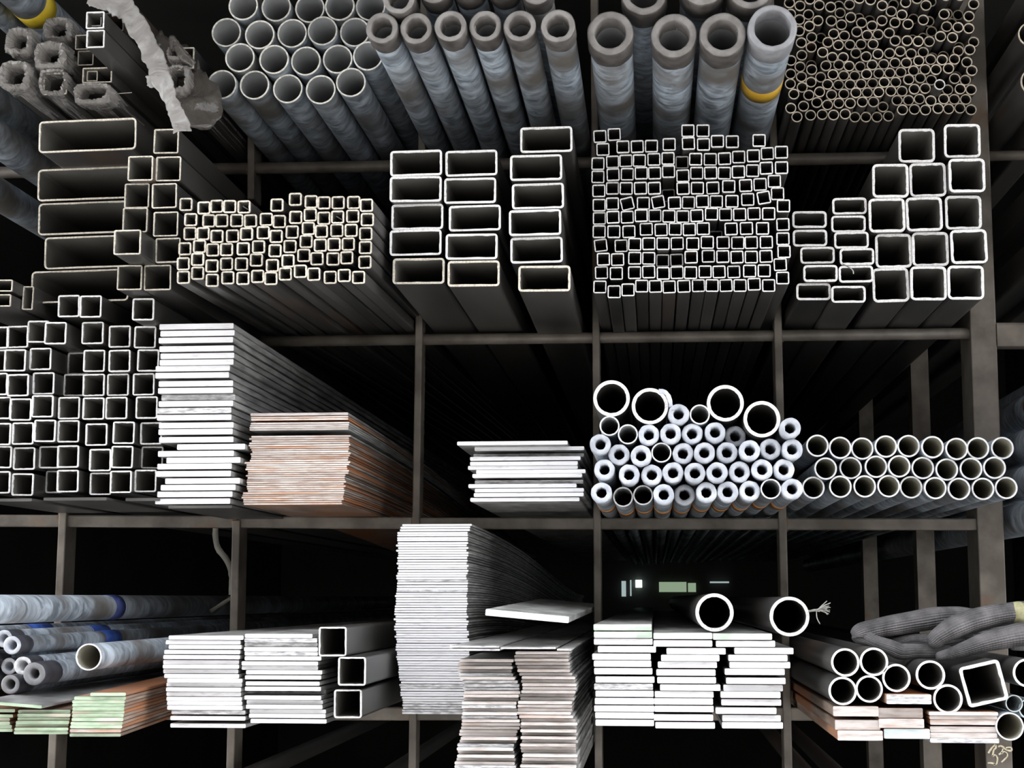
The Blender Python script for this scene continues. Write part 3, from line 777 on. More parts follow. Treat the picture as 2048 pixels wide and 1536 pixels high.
# torn scraps hanging on the thick pipes
def sheet(name, pts, m, thick=.0006, parent=None):
    """a thin crumpled sheet through a grid of 3-D points"""
    nu, nv = len(pts), len(pts[0])
    V_ = [p for row in pts for p in row]
    Fc = [(i*nv + j, i*nv + j + 1, (i+1)*nv + j + 1, (i+1)*nv + j) for i in range(nu-1) for j in range(nv-1)]
    me = mesh(name, V_, Fc, [m], None, True)
    o = ob(name, me, parent)
    md = o.modifiers.new('thick', 'SOLIDIFY'); md.thickness = thick
    return o
def strip_px(name, line, width, Y, m, n=10, crumple=.004, seed=0, across=6, thick=.0006):
    """a film strip along pixels (x, y[, dY]) with a width in pixels"""
    pts = []
    ctrl = curve_pts([(q[0], q[1], q[2] if len(q) > 2 else 0, q[3] if len(q) > 3 else width) for q in line], n)
    for i, q in enumerate(ctrl):
        a, b = ctrl[max(i-1, 0)], ctrl[min(i+1, len(ctrl)-1)]
        dx, dy = b[0]-a[0], b[1]-a[1]; L_ = math.hypot(dx, dy) or 1
        nx, ny = -dy/L_, dx/L_
        row = []
        for k in range(across + 1):
            t = k/across - .5
            w = q[3] * (1 + .25*noise.noise(Vector((i*.5, seed, 3))))
            p = P(q[0] + nx*t*w, q[1] + ny*t*w, Y + q[2])
            c = Vector((noise.noise(p*28 + Vector((seed, 0, 0))), noise.noise(p*28 + Vector((0, seed, 9))) - (1 - 4*t*t)*.35, noise.noise(p*28 + Vector((5, 0, seed))))) * crumple
            row.append(p + c)
        pts.append(row)
    return sheet(name, pts, m, thick)
o = strip_px('label_scrap', [(1318, 782), (1330, 784), (1338, 796), (1342, 815)], 9, -.11, 'cap', 5, .002, 1); tag(o, 'torn pale scrap hanging from the second thick white-rimmed pipe', 'scrap')
o = strip_px('hanging_scrap', [(1341, 818, 0, 3), (1350, 815, 0, 8), (1358, 812, 0, 3)], 7, -.12, 'cap', 5, .002, 2); tag(o, 'small torn pale scrap on the topmost capped pipe', 'scrap')

g18 = [
 [(280,920),(435,935),(602,940),(778,925),(940,922),(1110,937),(1290,948),(1448,938),(1627,937)],
 [(333,1088),(515,1083),(705,1073),(870,1070),(1045,1080),(1222,1090),(1398,1088),(1570,1080)],
 [(245,1225),(443,1217),(620,1217),(795,1215),(962,1218),(1137,1228),(1310,1235),(1485,1235),(1655,1228)]]
bundle([V(1560, 640, .2734, r) for r in g18], (45, 45), .05, lambda p, w, h, o: round_pipe('round_pipe', p, w/2, .0030, ('galv', 'pale_rim', 'olive_in'), big=True, n=40, fuzz=.006),
       lambda r, n, i, c, o: f'thin-rimmed round pipe, {("top", "middle", "bottom")[r-1]} row, {nth(i)} from the capped pipes', 'pipe', 'thin-rimmed round pipes', circ=True)

# ------------------------------------------------------------------ lowest shelf in view
MGp = ('galv', 'cap', 'galv_in')
def px_pipe(x, y, r, Y, label, cat='pipe', kind='open', wall=.13, group=None, bands=(), mats=MC, name='galvanized_pipe', **kw):
    p = P(x, y, Y); rr = r * S(p)
    if kind == 'open': o = round_pipe(name, p, rr, rr*wall, mats, big=True, n=40, fuzz=kw.get('fuzz', .008))
    elif kind == 'plain': o = round_pipe(name, p, rr, rr*wall, mats, big=False, n=40, fuzz=0)
    else:
        o = sleeved(p, rr, rr * kw.get('hole', .5), {'name': name}, cname='end_cap', mats=mats, cm='cap_dark', length=kw.get('length', .05), rough=.0006, rb=.96, face=kw.get('cm', 'cap'))
        rr *= .96
    tag(o, label, cat, group)
    for y0, y1, m in bands: band(o, rr, y0, y1, m)
    return o
YL = -.2
gl = 'galvanized pipes on the lowest shelf'
px_pipe(-60, 1219.5, 30.3, -.5, 'thick galvanized pipe with a dark blue band, lying above the blue-banded pipes', kind='plain', group=gl, bands=((.655, .71, 'navy'),))
px_pipe(14, 1277, 18, YL, 'capped pipe with a blue band, upper of the two pale caps', kind='cap', group=gl, bands=((.42, .52, 'blue'),), cm='cap')
px_pipe(30, 1290, 18.8, YL - .03, 'capped pipe with a blue band, lower of the two pale caps', kind='cap', group=gl, bands=((.44, .54, 'blue'),), cm='cap')
px_pipe(-70, 1272, 18, YL, 'blue-banded galvanized pipe behind the upper pale cap', kind='plain', group=gl, bands=((.28, .40, 'blue'),))
px_pipe(24, 1332, 17, YL + .02, 'capped pipe behind the bright cap', kind='cap', group=gl, cm='cap')
px_pipe(51.5, 1331, 19, YL - .02, 'pipe with the brightest pale cap', kind='cap', group=gl, cm='pale_rim', hole=.55)
px_pipe(74, 1347, 23.5, YL - .06, 'largest capped pipe with a grey cap face and dark sleeve', kind='cap', group=gl, cm='collar_pale', hole=.42, length=.075)
px_pipe(26.5, 1368, 19.5, YL - .05, 'lowest capped pipe on the grey plate', kind='cap', group=gl, cm='collar_pale', hole=.5, length=.06)
px_pipe(-14, 1318, 18, YL, 'capped pipe cut by the picture edge, higher one', kind='cap', group=gl)
px_pipe(-16, 1362, 19, YL, 'capped pipe cut by the picture edge, lower one', kind='cap', group=gl)
px_pipe(177, 1314, 26.5, YL - .08, 'open galvanized pipe lying on the capped pipes by the white-ended bars', mats=('galv', 'pale_rim', 'olive_in'), wall=.09)

# grey plate over the green-ended bars
p = P(20, 1409, -.42); s = S(p)
o = bar('steel_plate', p, 128*s, 6*s, ('bar_side', 'green_end'), L=2.2, rot=math.radians(4.5), yaw=math.radians(3.5)); tag(o, 'grey steel plate lying askew on the green-ended bars', 'plate')
G = lambda c: (lambda i, n: f'green-ended flat bar, {nth(i)} from the top of the {c} stack')
sc = [(700,975,965),(575,975,995),(560,968,1022),(560,965,1050),(562,962,1078),(560,962,1105),(558,958,1132),(555,955,1160),(548,950,1190),(545,945,1217),(542,938,1248,{'m':MR}),(540,935,1280)]
stack(sc, 0, 1140, .2578, 25, -.36, MGE, G('longest green-ended'), 'green-ended flat bars', L=2.6, yaw=5.5)
sb = [(140,545,1100),(135,545,1127),(135,540,1155),(122,535,1183),(120,530,1210),(112,528,1235),(108,525,1262)]
stack(sb, 0, 1140, .2578, 24, -.36, MGE, G('middle green-ended'), 'green-ended flat bars', L=2.6, yaw=5.5)
sa = [(-320,115,1092),(-320,100,1135),(-330,75,1165),(-330,75,1190),(-325,90,1215),(-320,95,1243)]
stack(sa, 0, 1140, .2578, 25, -.36, MGE, G('green-ended picture-edge'), 'green-ended flat bars', L=2.6, yaw=5.5)

s4l = [(140,740,297),(117,718,333),(140,725,370),(105,715,410),(97,712,450),(97,705,490),(93,705,525),(97,700,562),(103,708,600),(127,733,635),(122,730,668),(118,722,706),(122,722,742),(122,728,780),(128,730,815),(128,733,850),(162,755,885,{'m':MBg}),(153,755,932),(155,757,990)]
s4r = [(742,1283,283),(738,1320,318,{'m':MBg}),(740,1325,352,{'m':MBg}),(735,1325,388),(740,1325,422,{'m':MBg}),(740,1352,460),(715,1328,500),(718,1325,535),(750,1360,570),(742,1352,610),(748,1340,658),(742,1350,700),(745,1390,735,{'m':MBg,'y':.05}),(737,1352,770),(755,1365,808),(750,1362,842),(778,1390,878),(773,1388,913),(785,1395,955)]
stack(s4l, 300, 1200, .2539, 32, -.2, MB, lambda i, n: f'white-ended flat bar, {nth(i)} down the column beside the green-ended bars', 'flat bars in the double column')
stack(s4r, 300, 1200, .2539, 32, -.2, MB, lambda i, n: f'white-ended flat bar, {nth(i)} down the column beside three square tubes', 'flat bars in the double column')
bundle([[(665, 1284.5, {'s': (57, 59)})], [(703.7, 1341.4)], [(695.6, 1407.7)]], (57, 57), -.215, big_sq('square_tube', .0028, MD, .09, True, rj=.8),
       lambda r, n, i, c, o: f'square tube, {("top", "middle", "lowest")[r-1]} of three beside the double column of flat bars', 'tube', 'three square tubes beside flat bars')

def lerp_tab(tab, y):
    for (a, va), (b, vb) in zip(tab, tab[1:]):
        if y <= b: return va + (vb - va) * max(0, (y - a)) / (b - a)
    return tab[-1][1]
s5 = []
tl = [(60, 105), (75, 92), (130, 70), (330, 75), (600, 55), (800, 65), (1000, 85), (1215, 110)]
tr = [(60, 530), (80, 515), (130, 503), (600, 500), (1215, 535)]
y = 62
while y < 1212:
    j = R.uniform(-7, 7)
    m = MBg if (y > 1130 or R.random() < .07) else MB
    s5.append((lerp_tab(tl, y) + j, lerp_tab(tr, y) + j, y + R.uniform(-1.6, 1.6), {'m': m})); y += 15.4
stack(s5, 770, 1030, .3295, 12.3, .05, MB, lambda i, n: f'thin white-ended flat bar, {nth(i)} from the top of the tall stack', 'thin flat bars in the tall stack', sag=sag_deep, jit=.0015)
s6l, s6r = [], []
tl = [(860, 450), (890, 448), (960, 440), (1050, 470), (1260, 470), (1420, 440), (1530, 425), (1700, 410)]; tr = [(860, 780), (890, 775), (960, 770), (1050, 815), (1120, 805), (1200, 800), (1265, 830), (1350, 800), (1440, 780), (1530, 800), (1700, 800)]
y = 884
while y < 1640:
    j = R.uniform(-10, 10)
    s6l.append((lerp_tab(tl, y) + j, lerp_tab(tr, y) + j, y, {'m': MPW if R.random() < .75 else MBg, 'y': R.uniform(-.02, .02)})); y += 21.5
tl = [(830, 795), (910, 785), (970, 825), (1040, 830), (1130, 815), (1200, 805), (1250, 820), (1440, 830), (1700, 810)]; tr = [(830, 1125), (920, 1112), (980, 1150), (1040, 1160), (1150, 1140), (1220, 1135), (1270, 1165), (1700, 1165)]
y = 838
while y < 1640:
    j = R.uniform(-8, 8)
    s6r.append((lerp_tab(tl, y) + j, lerp_tab(tr, y) + j, y, {'m': MPW, 'y': R.uniform(-.015, .015)})); y += 21.5
stack(s6l, 770, 1030, .3295, 17.5, -.25, MPW, lambda i, n: f'pinkish flat bar, {nth(i)} down, pile half beside the tall stack', 'pinkish flat bars in the pile', L=3.4)
stack(s6r, 770, 1030, .3295, 17.5, -.25, MPW, lambda i, n: f'pinkish flat bar, {nth(i)} down, pile half beside the green-topped bars', 'pinkish flat bars in the pile', L=3.4)
# sheets lying across the top of that pile
for (x0, x1, y, t, lb) in ((385, 697, 818, 12, 'wide grey flat bar on the pinkish pile, jutting over the tall stack'), (392, 694, 800, 12, 'upper wide grey flat bar on the pinkish pile, jutting over the tall stack'),
                           (700, 1036, 808, 11, 'wide grey flat bar in the middle of the pinkish pile top'), (1044, 1132, 818, 12, 'narrow grey flat bar on the edge of the pinkish pile top')):
    p = P(770 + (x0 + x1)/2*.3295, 1030 + y*.3295, -.32); s = S(p)
    tag(bar('flat_bar', p, (x1-x0)*.3295*s, t*.3295*s, ('bar_side', 'bar_grey'), L=3.4), lb, 'flat bar', 'grey bars on the pinkish pile')
p = P(1054, 1232, -.30); s = S(p)
o = bar('steel_plate', p, 168*s, 13*s, ('bar_side', 'bar_end'), L=1.1, rot=math.radians(5.2), yaw=math.radians(-.8)); o.rotation_euler.x = math.radians(.9); tag(o, 'thick white-edged plate lying loose on top of the pinkish pile', 'plate')

c1 = [(105,555,445,{'m':MPG}),(108,558,502,{'m':MPG}),(108,562,555),(138,588,615),(95,548,673),(107,552,727),(108,562,785),(120,577,850),(110,565,905,{'m':MBg}),(120,570,960),(115,572,1018),(110,575,1075),(118,572,1128),(120,573,1185)]
c2 = [(570,1025,512,{'m':MPG}),(570,1025,570),(670,1130,630),(630,1080,683),(603,1062,735),(592,1050,795),(598,1055,855),(622,1087,912),(580,1035,965),(575,1030,1020),(578,1035,1077),(575,1030,1145),(585,1045,1205)]
c3 = [(1033,1487,517,{'m':MPG}),(1057,1510,572),(1200,1653,628),(1153,1607,683),(1162,1627,737),(1125,1585,790),(1135,1592,860),(1115,1570,918),(1092,1553,968),(1098,1558,1027),(1055,1520,1092),(1105,1555,1150),(1105,1570,1205)]
for c, nm in ((c1, 'beside the pinkish pile'), (c2, 'in the middle'), (c3, 'under the roped pipe')):
    stack(c, 1160, 1140, .2579, 48, -.2, MB, lambda i, n, nm=nm: f'thick flat bar, {nth(i)} down in the green-topped column {nm}', 'thick flat bars in three columns')
TP = ('dark', 'cut', 'dark')
px_pipe(1429, 1225, 38, -.16, 'thick white-rimmed pipe lying on the middle of the green-topped bars', mats=TP, wall=.185, name='thick_pipe', fuzz=.012)
px_pipe(1579, 1233, 39.3, -.2, 'thick white-rimmed pipe with a frayed rope, beside the post', mats=TP, wall=.165, name='thick_pipe', fuzz=.012)
# frayed rope end
def wires(name, lines, Y, rpx, m, label, cat):
    """thin strands swept along pixels (x, y[, dY]) as one mesh"""
    r = rpx * S(P(1024, 768, Y)); n = 6
    V_, Fc = [], []
    for ln in lines:
        pts = [P(q[0], q[1], Y + q[2]) for q in curve_pts([(a[0], a[1], a[2] if len(a) > 2 else 0) for a in ln], 5)]
        b0 = len(V_)
        for i, p in enumerate(pts):
            d = (pts[min(i+1, len(pts)-1)] - pts[max(i-1, 0)]).normalized()
            u = d.cross(Vector((0, 1, 0))).normalized(); v = u.cross(d)
            for k in range(n):
                V_.append(p + (u * math.cos(2*PI*k/n) + v * math.sin(2*PI*k/n)) * r)
        for i in range(len(pts) - 1):
            for k in range(n): Fc.append((b0 + i*n + k, b0 + i*n + (k+1) % n, b0 + (i+1)*n + (k+1) % n, b0 + (i+1)*n + k))
        Fc += [tuple(range(b0, b0 + n))[::-1], tuple(range(len(V_) - n, len(V_)))]
    o = ob(name, mesh(name, V_, Fc, [m], None, True)); tag(o, label, cat); return o
lines = [[(1617, 1222, -.01), (1630, 1219), (1640, 1221)], [(1617, 1221, -.01), (1630, 1220), (1640, 1218)], [(1617, 1224, -.01), (1628, 1222), (1640, 1223)]]
for k in range(15):
    a = -.75 + k * .085
    lines.append([(1634 + R.uniform(-3, 3), 1220 + R.uniform(-2, 2)), (1646, 1219 + a * 11 + R.uniform(-2, 2), R.uniform(-.01, .01)), (1658 + R.uniform(-5, 3), 1219 + a * 22 + R.uniform(-3, 3), R.uniform(-.015, .015))])
lines.append([(1633, 1223), (1634, 1236), (1640, 1248)])
wires('rope_end', lines, -.2, .9, 'tuft', 'frayed grey rope end sticking out beside the thick pipe', 'rope')
wires('wire_scrap', [[(1682, 527, .06), (1695, 533, -.0), (1705, 540, -.01), (1707, 548, -.01)]], .09, 1.2, 'wire', 'bent wire scrap among the low rectangular tubes', 'wire')
wires('wire_scrap', [[(222, 188), (240, 187), (264, 185)]], .0, 1.0, 'wire', 'straight thin wire poking out of the plastic-wrapped tubes', 'wire')

# mixed pipes and bars at the main post
YB = -.32
gr = 'dark pipes on the lowest shelf by the glove'
for x, y, r, lb in ((1690.7, 1325, 28, 'dark white-rimmed pipe, upper one nearest the thin post'), (1748, 1323.6, 28, 'dark white-rimmed pipe, upper one touching the glove'), (1685.5, 1382, 28, 'dark white-rimmed pipe, lower one nearest the thin post'),
                    (1738.5, 1378, 26.8, 'dark white-rimmed pipe, lower one touching the pinkish bars'), (1793, 1356, 27.8, 'dark white-rimmed pipe over the single grey bar'), (1861, 1350, 28.8, 'dark white-rimmed pipe directly under the glove'),
                    (1896, 1398, 28.8, 'dark white-rimmed pipe between the grey bar and the tilted square tube'), (2055, 1346, 28.5, 'dark white-rimmed pipe cut by the picture edge beside the tilted tube')):
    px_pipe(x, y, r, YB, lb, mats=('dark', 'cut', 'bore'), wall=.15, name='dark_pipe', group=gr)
px_pipe(2028.5, 1407, 17, YB + .02, 'small blue-green rimmed pipe beside the tilted square tube', mats=('galv', 'blue_end', 'galv_in'), wall=.12)
px_pipe(2058, 1418, 20, YB + .03, 'small blue-green rimmed pipe cut by the picture edge', mats=('galv', 'blue_end', 'galv_in'), wall=.12)
px_pipe(2019.7, 1453, 27.6, YB, 'galvanized pipe with pale rim beside the six thin pinkish bars', mats=('galv', 'pale_rim', 'olive_in'), wall=.1)
p = P(1967.5, 1367, YB); s = S(p)
o = square_tube('big_square_tube', p, 81*s, 81*s, .0052, MD, rot=math.radians(-13.2), corner=.1, big=True); tag(o, 'big dark square tube tilted under the glove', 'tube')
b1 = [(415,762,1097),(430,775,1202),(450,795,1285)]
b2 = [(765,1105,1110,{'t':76}),(770,1115,1190,{'t':70}),(810,1160,1271,{'m':('rust_side','blue_end'),'t':76})]
b3 = [(1160,1687,1115,{'t':28}),(1165,1680,1146,{'t':26}),(1170,1680,1182,{'t':40}),(1170,1680,1237,{'t':44}),(1170,1680,1285,{'t':40}),(1170,1695,1324,{'t':36,'m':('bar_side','bar_grey')})]
PB = lambda c: (lambda i, n: f'pinkish flat bar, {nth(i)} down in the {c} below the dark pipes')
stack(b1, 1560, 1140, .2578, 76, YB, MP, PB('stack nearest the thin post'), 'pinkish bars below the dark pipes')
stack(b2, 1560, 1140, .2578, 76, YB, MP, PB('middle stack'), 'pinkish bars below the dark pipes')
stack(b3, 1560, 1140, .2578, 40, YB, MP, PB('six-bar stack'), 'pinkish bars below the dark pipes')
stack([(830,1172,1003)], 1560, 1140, .2578, 74, YB - .02, ('rust_side', 'bar_grey'), lambda i, n: 'single grey-ended flat bar under a dark pipe, above the pinkish bars', None)

# ------------------------------------------------------------------ the knitted work glove
def finger_tube(ctrl, Y, seg=12, n=22, squash=.85):
    """a soft knitted tube along pixels (x, y, radius px, dY); returns verts, faces, uv"""
    c = curve_pts([(q[0], q[1], q[2], q[3]) for q in ctrl], seg)
    pts = [(P(q[0], q[1], Y + q[3]), q[2]) for q in c]
    V_, Fc, UV = [], [], []
    m_ = len(pts)
    up = Vector((0, 0, 1))
    run = 0
    rings = []
    for i, (p, r) in enumerate(pts):
        d = (pts[min(i+1, m_-1)][0] - pts[max(i-1, 0)][0]).normalized()
        u = d.cross(up)
        u = u.normalized() if u.length > .1 else Vector((0, 1, 0))
        v = u.cross(d).normalized()
        if i: run += (p - pts[i-1][0]).length
        rr = r * S(p)
        rings.append((p, d, u, v, rr, run))
    caps = []
    def add(p, u, v, rr, run):
        for k in range(n):
            a = 2 * PI * k / n
            w = 1 + .07 * noise.noise(Vector((math.cos(a)*1.2, math.sin(a)*1.2, run * 26)))
            V_.append(p + (u * math.cos(a) * squash + v * math.sin(a)) * rr * w); UV.append((k / n, run))
    p, d, u, v, rr, run = rings[0]
    for f, s_ in ((.95, .18), (.8, .58), (.5, .86)):
        add(p - d * rr * f, u, v, rr * s_, run - rr * f)
    for g in rings: add(g[0], g[2], g[3], g[4], g[5])
    p, d, u, v, rr, run = rings[-1]
    for f, s_ in ((.5, .86), (.8, .58), (.95, .18)):
        add(p + d * rr * f, u, v, rr * s_, run + rr * f)
    m_ = len(V_) // n
    for i in range(m_ - 1):
        for k in range(n):
            Fc.append((i*n + k, i*n + (k+1) % n, (i+1)*n + (k+1) % n, (i+1)*n + k))
    Fc += [tuple(range(n))[::-1], tuple(range((m_-1)*n, m_*n))]
    return V_, Fc, UV
def g(x, y, r, d): return (1670 + x*.1846, 1190 + y*.1846, r*.1846, d)
YG = -.20
glove = bpy.data.objects.new('work_glove', None); COL.objects.link(glove)
glove.location = P(1900, 1290, YG)
tag(glove, 'worn dark grey knitted work glove lying across the dark pipes', 'glove')
def glove_part(name, ctrls, sq=.85, m='knit'):
    VV, FF, UU = [], [], []
    for ctrl in ctrls:
        v, f, u = finger_tube(ctrl, YG, squash=sq)
        b0 = len(VV)
        VV += [x - glove.location for x in v]; FF += [tuple(b0 + i for i in q) for q in f]; UU += u
    me = mesh(name, VV, FF, [m], None, True)
    at = me.attributes.new('knit', 'FLOAT_VECTOR', 'POINT')
    at.data.foreach_set('vector', [c for a, b in UU for c in (a, b, 0)])
    return ob(name, me, glove)
glove_part('folded_finger', [[g(1480, 215, 70, .05), g(1330, 225, 98, .04), g(1120, 245, 118, .03), g(880, 285, 116, .02), g(620, 330, 112, .01), g(400, 375, 104, 0), g(270, 410, 96, -.01), g(255, 455, 70, -.01), g(340, 480, 66, -.01)]])
glove_part('folded_finger', [[g(300, 440, 74, -.01), g(440, 510, 72, -.015), g(600, 565, 84, -.02), g(720, 615, 88, -.02), g(880, 605, 78, -.02), g(1060, 612, 72, -.02), g(1220, 610, 66, -.01)]])
glove_part('folded_finger', [[g(640, 525, 54, .02), g(820, 485, 60, .02), g(980, 490, 74, .02), g(1150, 510, 80, .02), g(1330, 480, 80, .02)]])
glove_part('finger', [[g(2140, 190, 120, .01), g(1960, 185, 112, .0), g(1740, 215, 112, -.01), g(1500, 270, 118, -.02), g(1300, 345, 118, -.03), g(1160, 430, 106, -.035), g(1085, 490, 92, -.035)]])
glove_part('finger', [[g(2160, 330, 70, .03), g(1960, 270, 62, .01), g(1760, 290, 56, .0), g(1560, 350, 50, .0), g(1400, 420, 56, .0)]])
glove_part('finger', [[g(2160, 430, 130, -.02), g(2000, 430, 128, -.03), g(1800, 470, 118, -.035), g(1600, 520, 100, -.04), g(1400, 590, 82, -.045), g(1250, 640, 66, -.045), g(1140, 665, 54, -.045)]])
glove_part('finger', [[g(2160, 540, 70, .02), g(2040, 545, 62, .01), g(1930, 552, 48, .0)]])
glove_part('palm', [[g(2160, 330, 150, .09), g(1900, 340, 150, .09), g(1650, 370, 120, .08), g(1450, 400, 100, .07)]])
cf = glove_part('hem', [[g(1950, 190, 116, -.002), g(1985, 192, 120, -.002), g(2020, 195, 112, .0)]], m='hem'); cf['label'] = 'yellow-green elastic hem'

# ------------------------------------------------------------------ plastic-wrapped square tubes at the top
def crumpled_wrap(parent, w, h, seed, m='film', depth=.22, mouth=.62, bulge=1.28):
    """film twisted round a tube end: a sleeve that swells at the front and folds into the mouth"""
    n = 72
    prof = [(1.02, depth), (1.05, depth*.6), (1.12, depth*.25), (bulge, .03), (bulge*1.03, 0), (bulge*.97, -.012), (1.05, -.020), (.9, -.016), (mouth, -.002), (mouth*.9, .03)]
    V_, Fc = [], []
    for j, (k, y) in enumerate(prof):
        for i in range(n):
            a = 2 * PI * i / n
            sq = 1 / max(abs(math.cos(a)), abs(math.sin(a)))
            rad = (1 + (sq - 1) * .5) * k
            q = noise.noise(Vector((math.cos(a)*2.6 + seed, math.sin(a)*2.6, j*.55))) * .15 + (abs(noise.noise(Vector((math.cos(a)*5 + seed, math.sin(a)*5, j*.8)))) - .2) * .22
            V_.append((rad * (1 + q) * math.cos(a) * w/2, y + q * w * .5, rad * (1 + q) * math.sin(a) * h/2))
    m_ = len(prof)
    for j in range(m_ - 1):
        for i in range(n):
            Fc.append((j*n + i, j*n + (i+1) % n, (j+1)*n + (i+1) % n, (j+1)*n + i))
    return ob('plastic_wrap', mesh('wrap', V_, Fc, [m], None, R.random() < 0), parent)

def wrapped(x, y, w, h, Y, label, wrap=True, seed=0, rot=0, mats=MW, bulge=1.28, mouth=.62, wall=.0024, depth=.22):
    p = P(x, y, Y); s = S(p)
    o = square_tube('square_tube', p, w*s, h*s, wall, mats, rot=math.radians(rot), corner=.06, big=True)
    tag(o, label, 'tube', 'square tubes wrapped in film')
    if wrap: crumpled_wrap(o, w*s, h*s, seed, bulge=bulge, mouth=mouth, depth=depth)
    return o
wrapped(42, 85, 44, 44, .0, 'square tube whose crumpled film end is nearest the bright yellow band pipe', seed=1.3, rot=4)
wrapped(119, 62, 46, 40, .05, 'square tube in crumpled film, highest one beside the two bright square tubes', seed=5.1)
wrapped(104, 113, 50, 44, -.02, 'square tube in the roundest crumpled film, in the middle of the wrapped group', seed=9.7, bulge=1.32)
wrapped(33, 153, 52, 48, -.02, 'square tube in crumpled film with a reddish mouth', seed=14.2, bulge=1.2, mouth=.7)
wrapped(110, 167, 49, 45, -.01, 'square tube under the roundest film, mouth nearly bare', seed=20.4, bulge=1.07, mouth=.95)
wrapped(188, 189, 64, 34, -.02, 'flat tube end in shiny film, lowest of the wrapped group', seed=25.9, bulge=1.2, mouth=.78)
wrapped(165, 84, 30, 30, .04, 'thin square tube half hidden behind the two bright square tubes, upper one', wrap=False, wall=.0016)
wrapped(171, 116, 32, 30, .05, 'thin square tube half hidden below the two bright square tubes, lower one', wrap=False, wall=.0016)
wrapped(194, 150, 60, 31, .0, 'thin flat tube with a smaller tube inside, below the two bright square tubes', wrap=False, wall=.0018)
wrapped(184, 152, 22, 21, .012, 'small square tube nested inside the thin flat tube', wrap=False, wall=.0015)
o1 = wrapped(190, 40, 37, 35, -.14, 'bright square tube, upper of two, with a smaller tube nested inside', wrap=False, mats=MD, wall=.0022)
wrapped(191, 41, 24, 23, -.115, 'small square tube nested inside the upper bright square tube', wrap=False, mats=MD, wall=.0015)
wrapped(190.5, 77.5, 37, 36.5, -.14, 'bright square tube, lower of two, over the nested flat tube', wrap=False, mats=MD, wall=.0022)
wrapped(370, 116, 37, 44, .02, 'square tube behind the torn film strip, upper one beside the open galvanized pipes', wrap=False, wall=.0024)
wrapped(353, 109, 24, 20, .0, 'small square tube wrapped in film behind the torn strip', seed=31.4, bulge=1.5, mouth=.9, wall=.0016)
wrapped(358, 160, 36, 46, .0, 'square tube in torn film, lower one beside the open galvanized pipes', seed=37.7, bulge=1.25, mouth=.9, depth=.5)

o = strip_px('hanging_film', [(178, -8, .0, 34), (205, 0, 0, 34), (232, 8, -.01, 46), (262, 30, -.02, 46), (285, 70, -.03, 42), (306, 112, -.05, 40), (322, 150, -.07, 44), (338, 195, -.08, 30), (354, 230, -.09, 34), (364, 266, -.10, 36)], 44, -.10, 'film', 9, .0055, 3.3, 14)
tag(o, 'long torn strip of clear plastic film hanging down over the square tubes', 'plastic film')
o = strip_px('plastic_film', [(305, 150, .0, 30), (302, 172, 0, 18), (300, 178, 0, 4)], 20, -.17, 'film', 6, .004, 8.1, 4)
tag(o, 'small torn flap of film beside the long hanging strip', 'plastic film')
o = strip_px('plastic_film', [(300, 80, .16, 40), (340, 110, .10, 70), (375, 160, .06, 86), (396, 205, .03, 90), (398, 245, .0, 60), (392, 262, .0, 20)], 60, -.02, 'film_dull', 8, .012, 12.9, 8)
tag(o, 'dull torn film sagging below the wrapped tubes by the open galvanized pipes', 'plastic film')
o = strip_px('plastic_film', [(338, 96, .0, 5), (341, 78, .0, 14), (352, 92, .0, 16), (368, 112, 0, 18), (388, 135, 0, 14)], 14, -.02, 'film_dull', 6, .006, 17.9, 4)
tag(o, 'pointed torn scrap of film standing up above the torn strip', 'plastic film')
# the wrapped bundle body the two bright tubes belong to: film-covered square tubes lying beside them
for (x, y, w, h, Y, lb) in ((228, 2, 38, 40, .10, 'film-dusted square tube running beside the two bright square tubes, upper one'), (229, 44, 38, 38, .10, 'film-dusted square tube running beside the two bright square tubes, lower one'),
                             (232, 84, 40, 38, .12, 'film-dusted square tube running below the torn strip')):
    wrapped(x, y, w, h, Y, lb, wrap=False, mats=('dark', 'dark', 'dark'))

# ------------------------------------------------------------------ the next bay beyond the main post
YN = -.1
gn = 'stock in the bay beyond the main post'
px_pipe(2062, 68, 25, .15, 'dark thin-rimmed round tube at the picture edge beyond the main post, upper one', mats=('dark', 'cut_thin', 'dark'), wall=.1, name='round_tube', group=gn)
px_pipe(2072, 163, 30, .15, 'dark thin-rimmed round tube at the picture edge beyond the main post, lower one', mats=('dark', 'cut_thin', 'dark'), wall=.1, name='round_tube', group=gn)
for k, (x, y, w) in enumerate(((2110, -60, 56), (2130, -10, 50), (2150, 172, 54), (2175, 300, 60), (2200, 372, 62), (2160, 450, 70), (2230, 470, 70))):
    p = P(x, y, .1); s = S(p)
    o = square_tube('square_tube', p, w*s, w*s, .004, MD, big=False, corner=.1)
    tag(o, f'dark square tube in the bay beyond the main post, {nth(k + 1)} from the top', 'tube', gn)
px_pipe(2230, 740, 43, YN, 'galvanized pipe with a red band beyond the main post', kind='plain', group=gn, bands=((.44, .56, 'red'),))
px_pipe(2210, 832, 43, YN, 'galvanized pipe second below the red-banded pipe beyond the main post', kind='plain', group=gn)
px_pipe(2200, 921, 41, YN, 'galvanized pipe third below the red-banded pipe beyond the main post', kind='plain', group=gn)
px_pipe(2190, 1008, 40, YN, 'lowest galvanized pipe beyond the main post, over the chalked number', kind='plain', group=gn)
px_pipe(2310, 662, 36, YN, 'grey pipe above the red-banded pipe beyond the main post', kind='plain', group=gn)

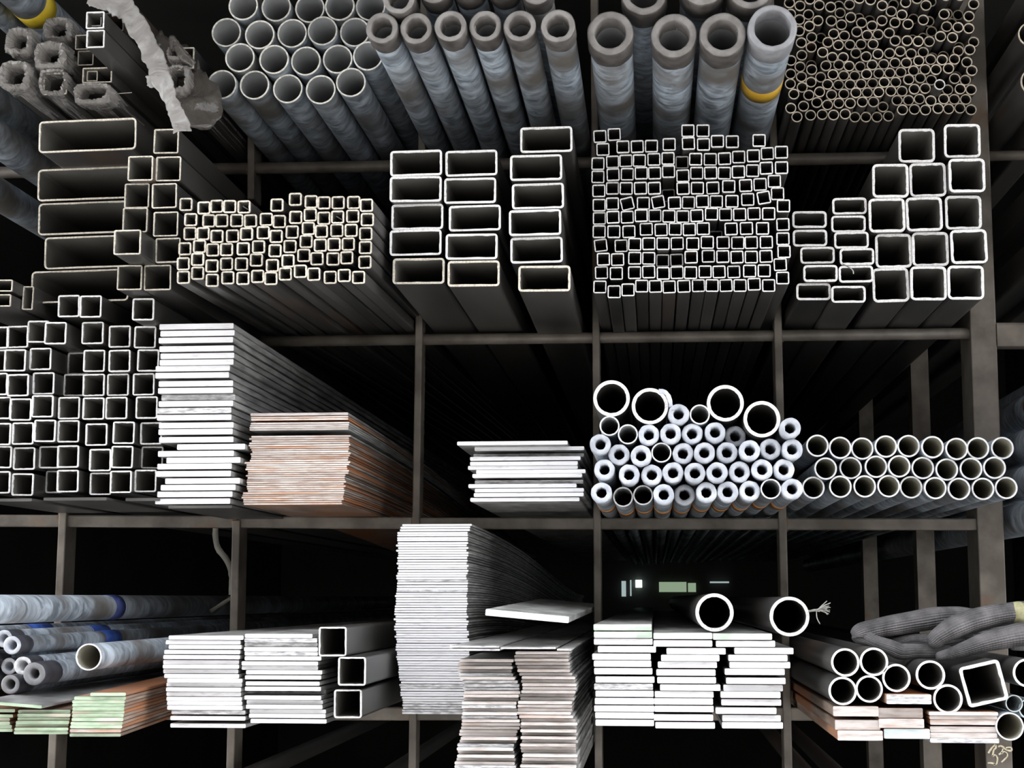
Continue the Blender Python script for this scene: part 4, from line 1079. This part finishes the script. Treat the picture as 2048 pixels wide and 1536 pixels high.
# ------------------------------------------------------------------ strap hanging in the empty bay
o = strip_px('hanging_strap', [(432, 1050), (431, 1075), (437, 1098), (452, 1118), (461, 1138), (464, 1160), (463, 1190)], 12, .75, 'strap', 6, .001, 2, 2, .002)
tag(o, 'dusty curved strap hanging from the cross rail behind a post', 'strap')
o = strip_px('loose_lath', [(420, 1223), (440, 1210), (462, 1196)], 7, .75, 'strap', 4, .0, 2, 2, .004)
tag(o, 'short pale lath lying on the thick blue-banded pipe', 'lath')
# dim pipes on the shelf under the lowest row
for k, (x, y, r) in enumerate(((1690, 1640, 22), (1790, 1660, 22), (365, 1610, 22), (640, 1640, 20))):
    px_pipe(x, y, r, -.1, f'dim pipe on the hidden shelf below the lowest stock, {nth(k+1)} one', mats=('dark', 'dark', 'dark'), kind='plain', name='dim_pipe', group='dim pipes below the lowest stock')

# ------------------------------------------------------------------ far windows at the back
def lit(name, col, st):
    m, nt, b = newmat(name)
    b.inputs['Base Color'].default_value = (.02, .02, .02, 1)
    b.inputs['Emission Color'].default_value = (*col, 1); b.inputs['Emission Strength'].default_value = st
    M[name] = m
lit('far_daylight_green', (.55, .75, .5), .12); lit('far_daylight_white', (.75, 1.0, .92), .9); lit('far_daylight_dim', (.6, .75, .75), .16)
for k, (x0, x1, y0, y1, m) in enumerate(((1243, 1252, 1162, 1193, 'far_daylight_dim'), (1260, 1263, 1160, 1192, 'far_daylight_dim'), (1271, 1284, 1160, 1175, 'far_daylight_white'), (1318, 1373, 1164, 1184, 'far_daylight_green'),
                                      (1376, 1392, 1166, 1184, 'far_daylight_green'), (1420, 1458, 1163, 1166, 'far_daylight_dim'))):
    a, b = P(x0, y0, 7.97), P(x1, y1, 7.97)
    o = ob(f'window_{k+1}', box_mesh('window', a.x, b.x, 7.96, 8.0, b.z, a.z, m)); o['kind'] = 'structure'

# ------------------------------------------------------------------ light
w = bpy.data.worlds.new('overcast'); scene.world = w; w.use_nodes = True
bg = w.node_tree.nodes['Background']
bg.inputs['Color'].default_value = (.93, .96, 1.0, 1); bg.inputs['Strength'].default_value = 1.25
sl = bpy.data.lights.new('sun', 'SUN'); so = bpy.data.objects.new('sun', sl); COL.objects.link(so)
sl.energy = 2.3; sl.angle = .03; sl.color = (1, .96, .9)
so.rotation_euler = (math.radians(-28), math.radians(8), 0)

scene.view_settings.view_transform = 'Standard'; scene.view_settings.look = 'None'
scene.view_settings.gamma = 1; scene.view_settings.use_curve_mapping = False
scene.view_settings.exposure = 1.88
scene.cycles.use_denoising = True
scene.cycles.max_bounces = 8
scene.cycles.transparent_max_bounces = 12
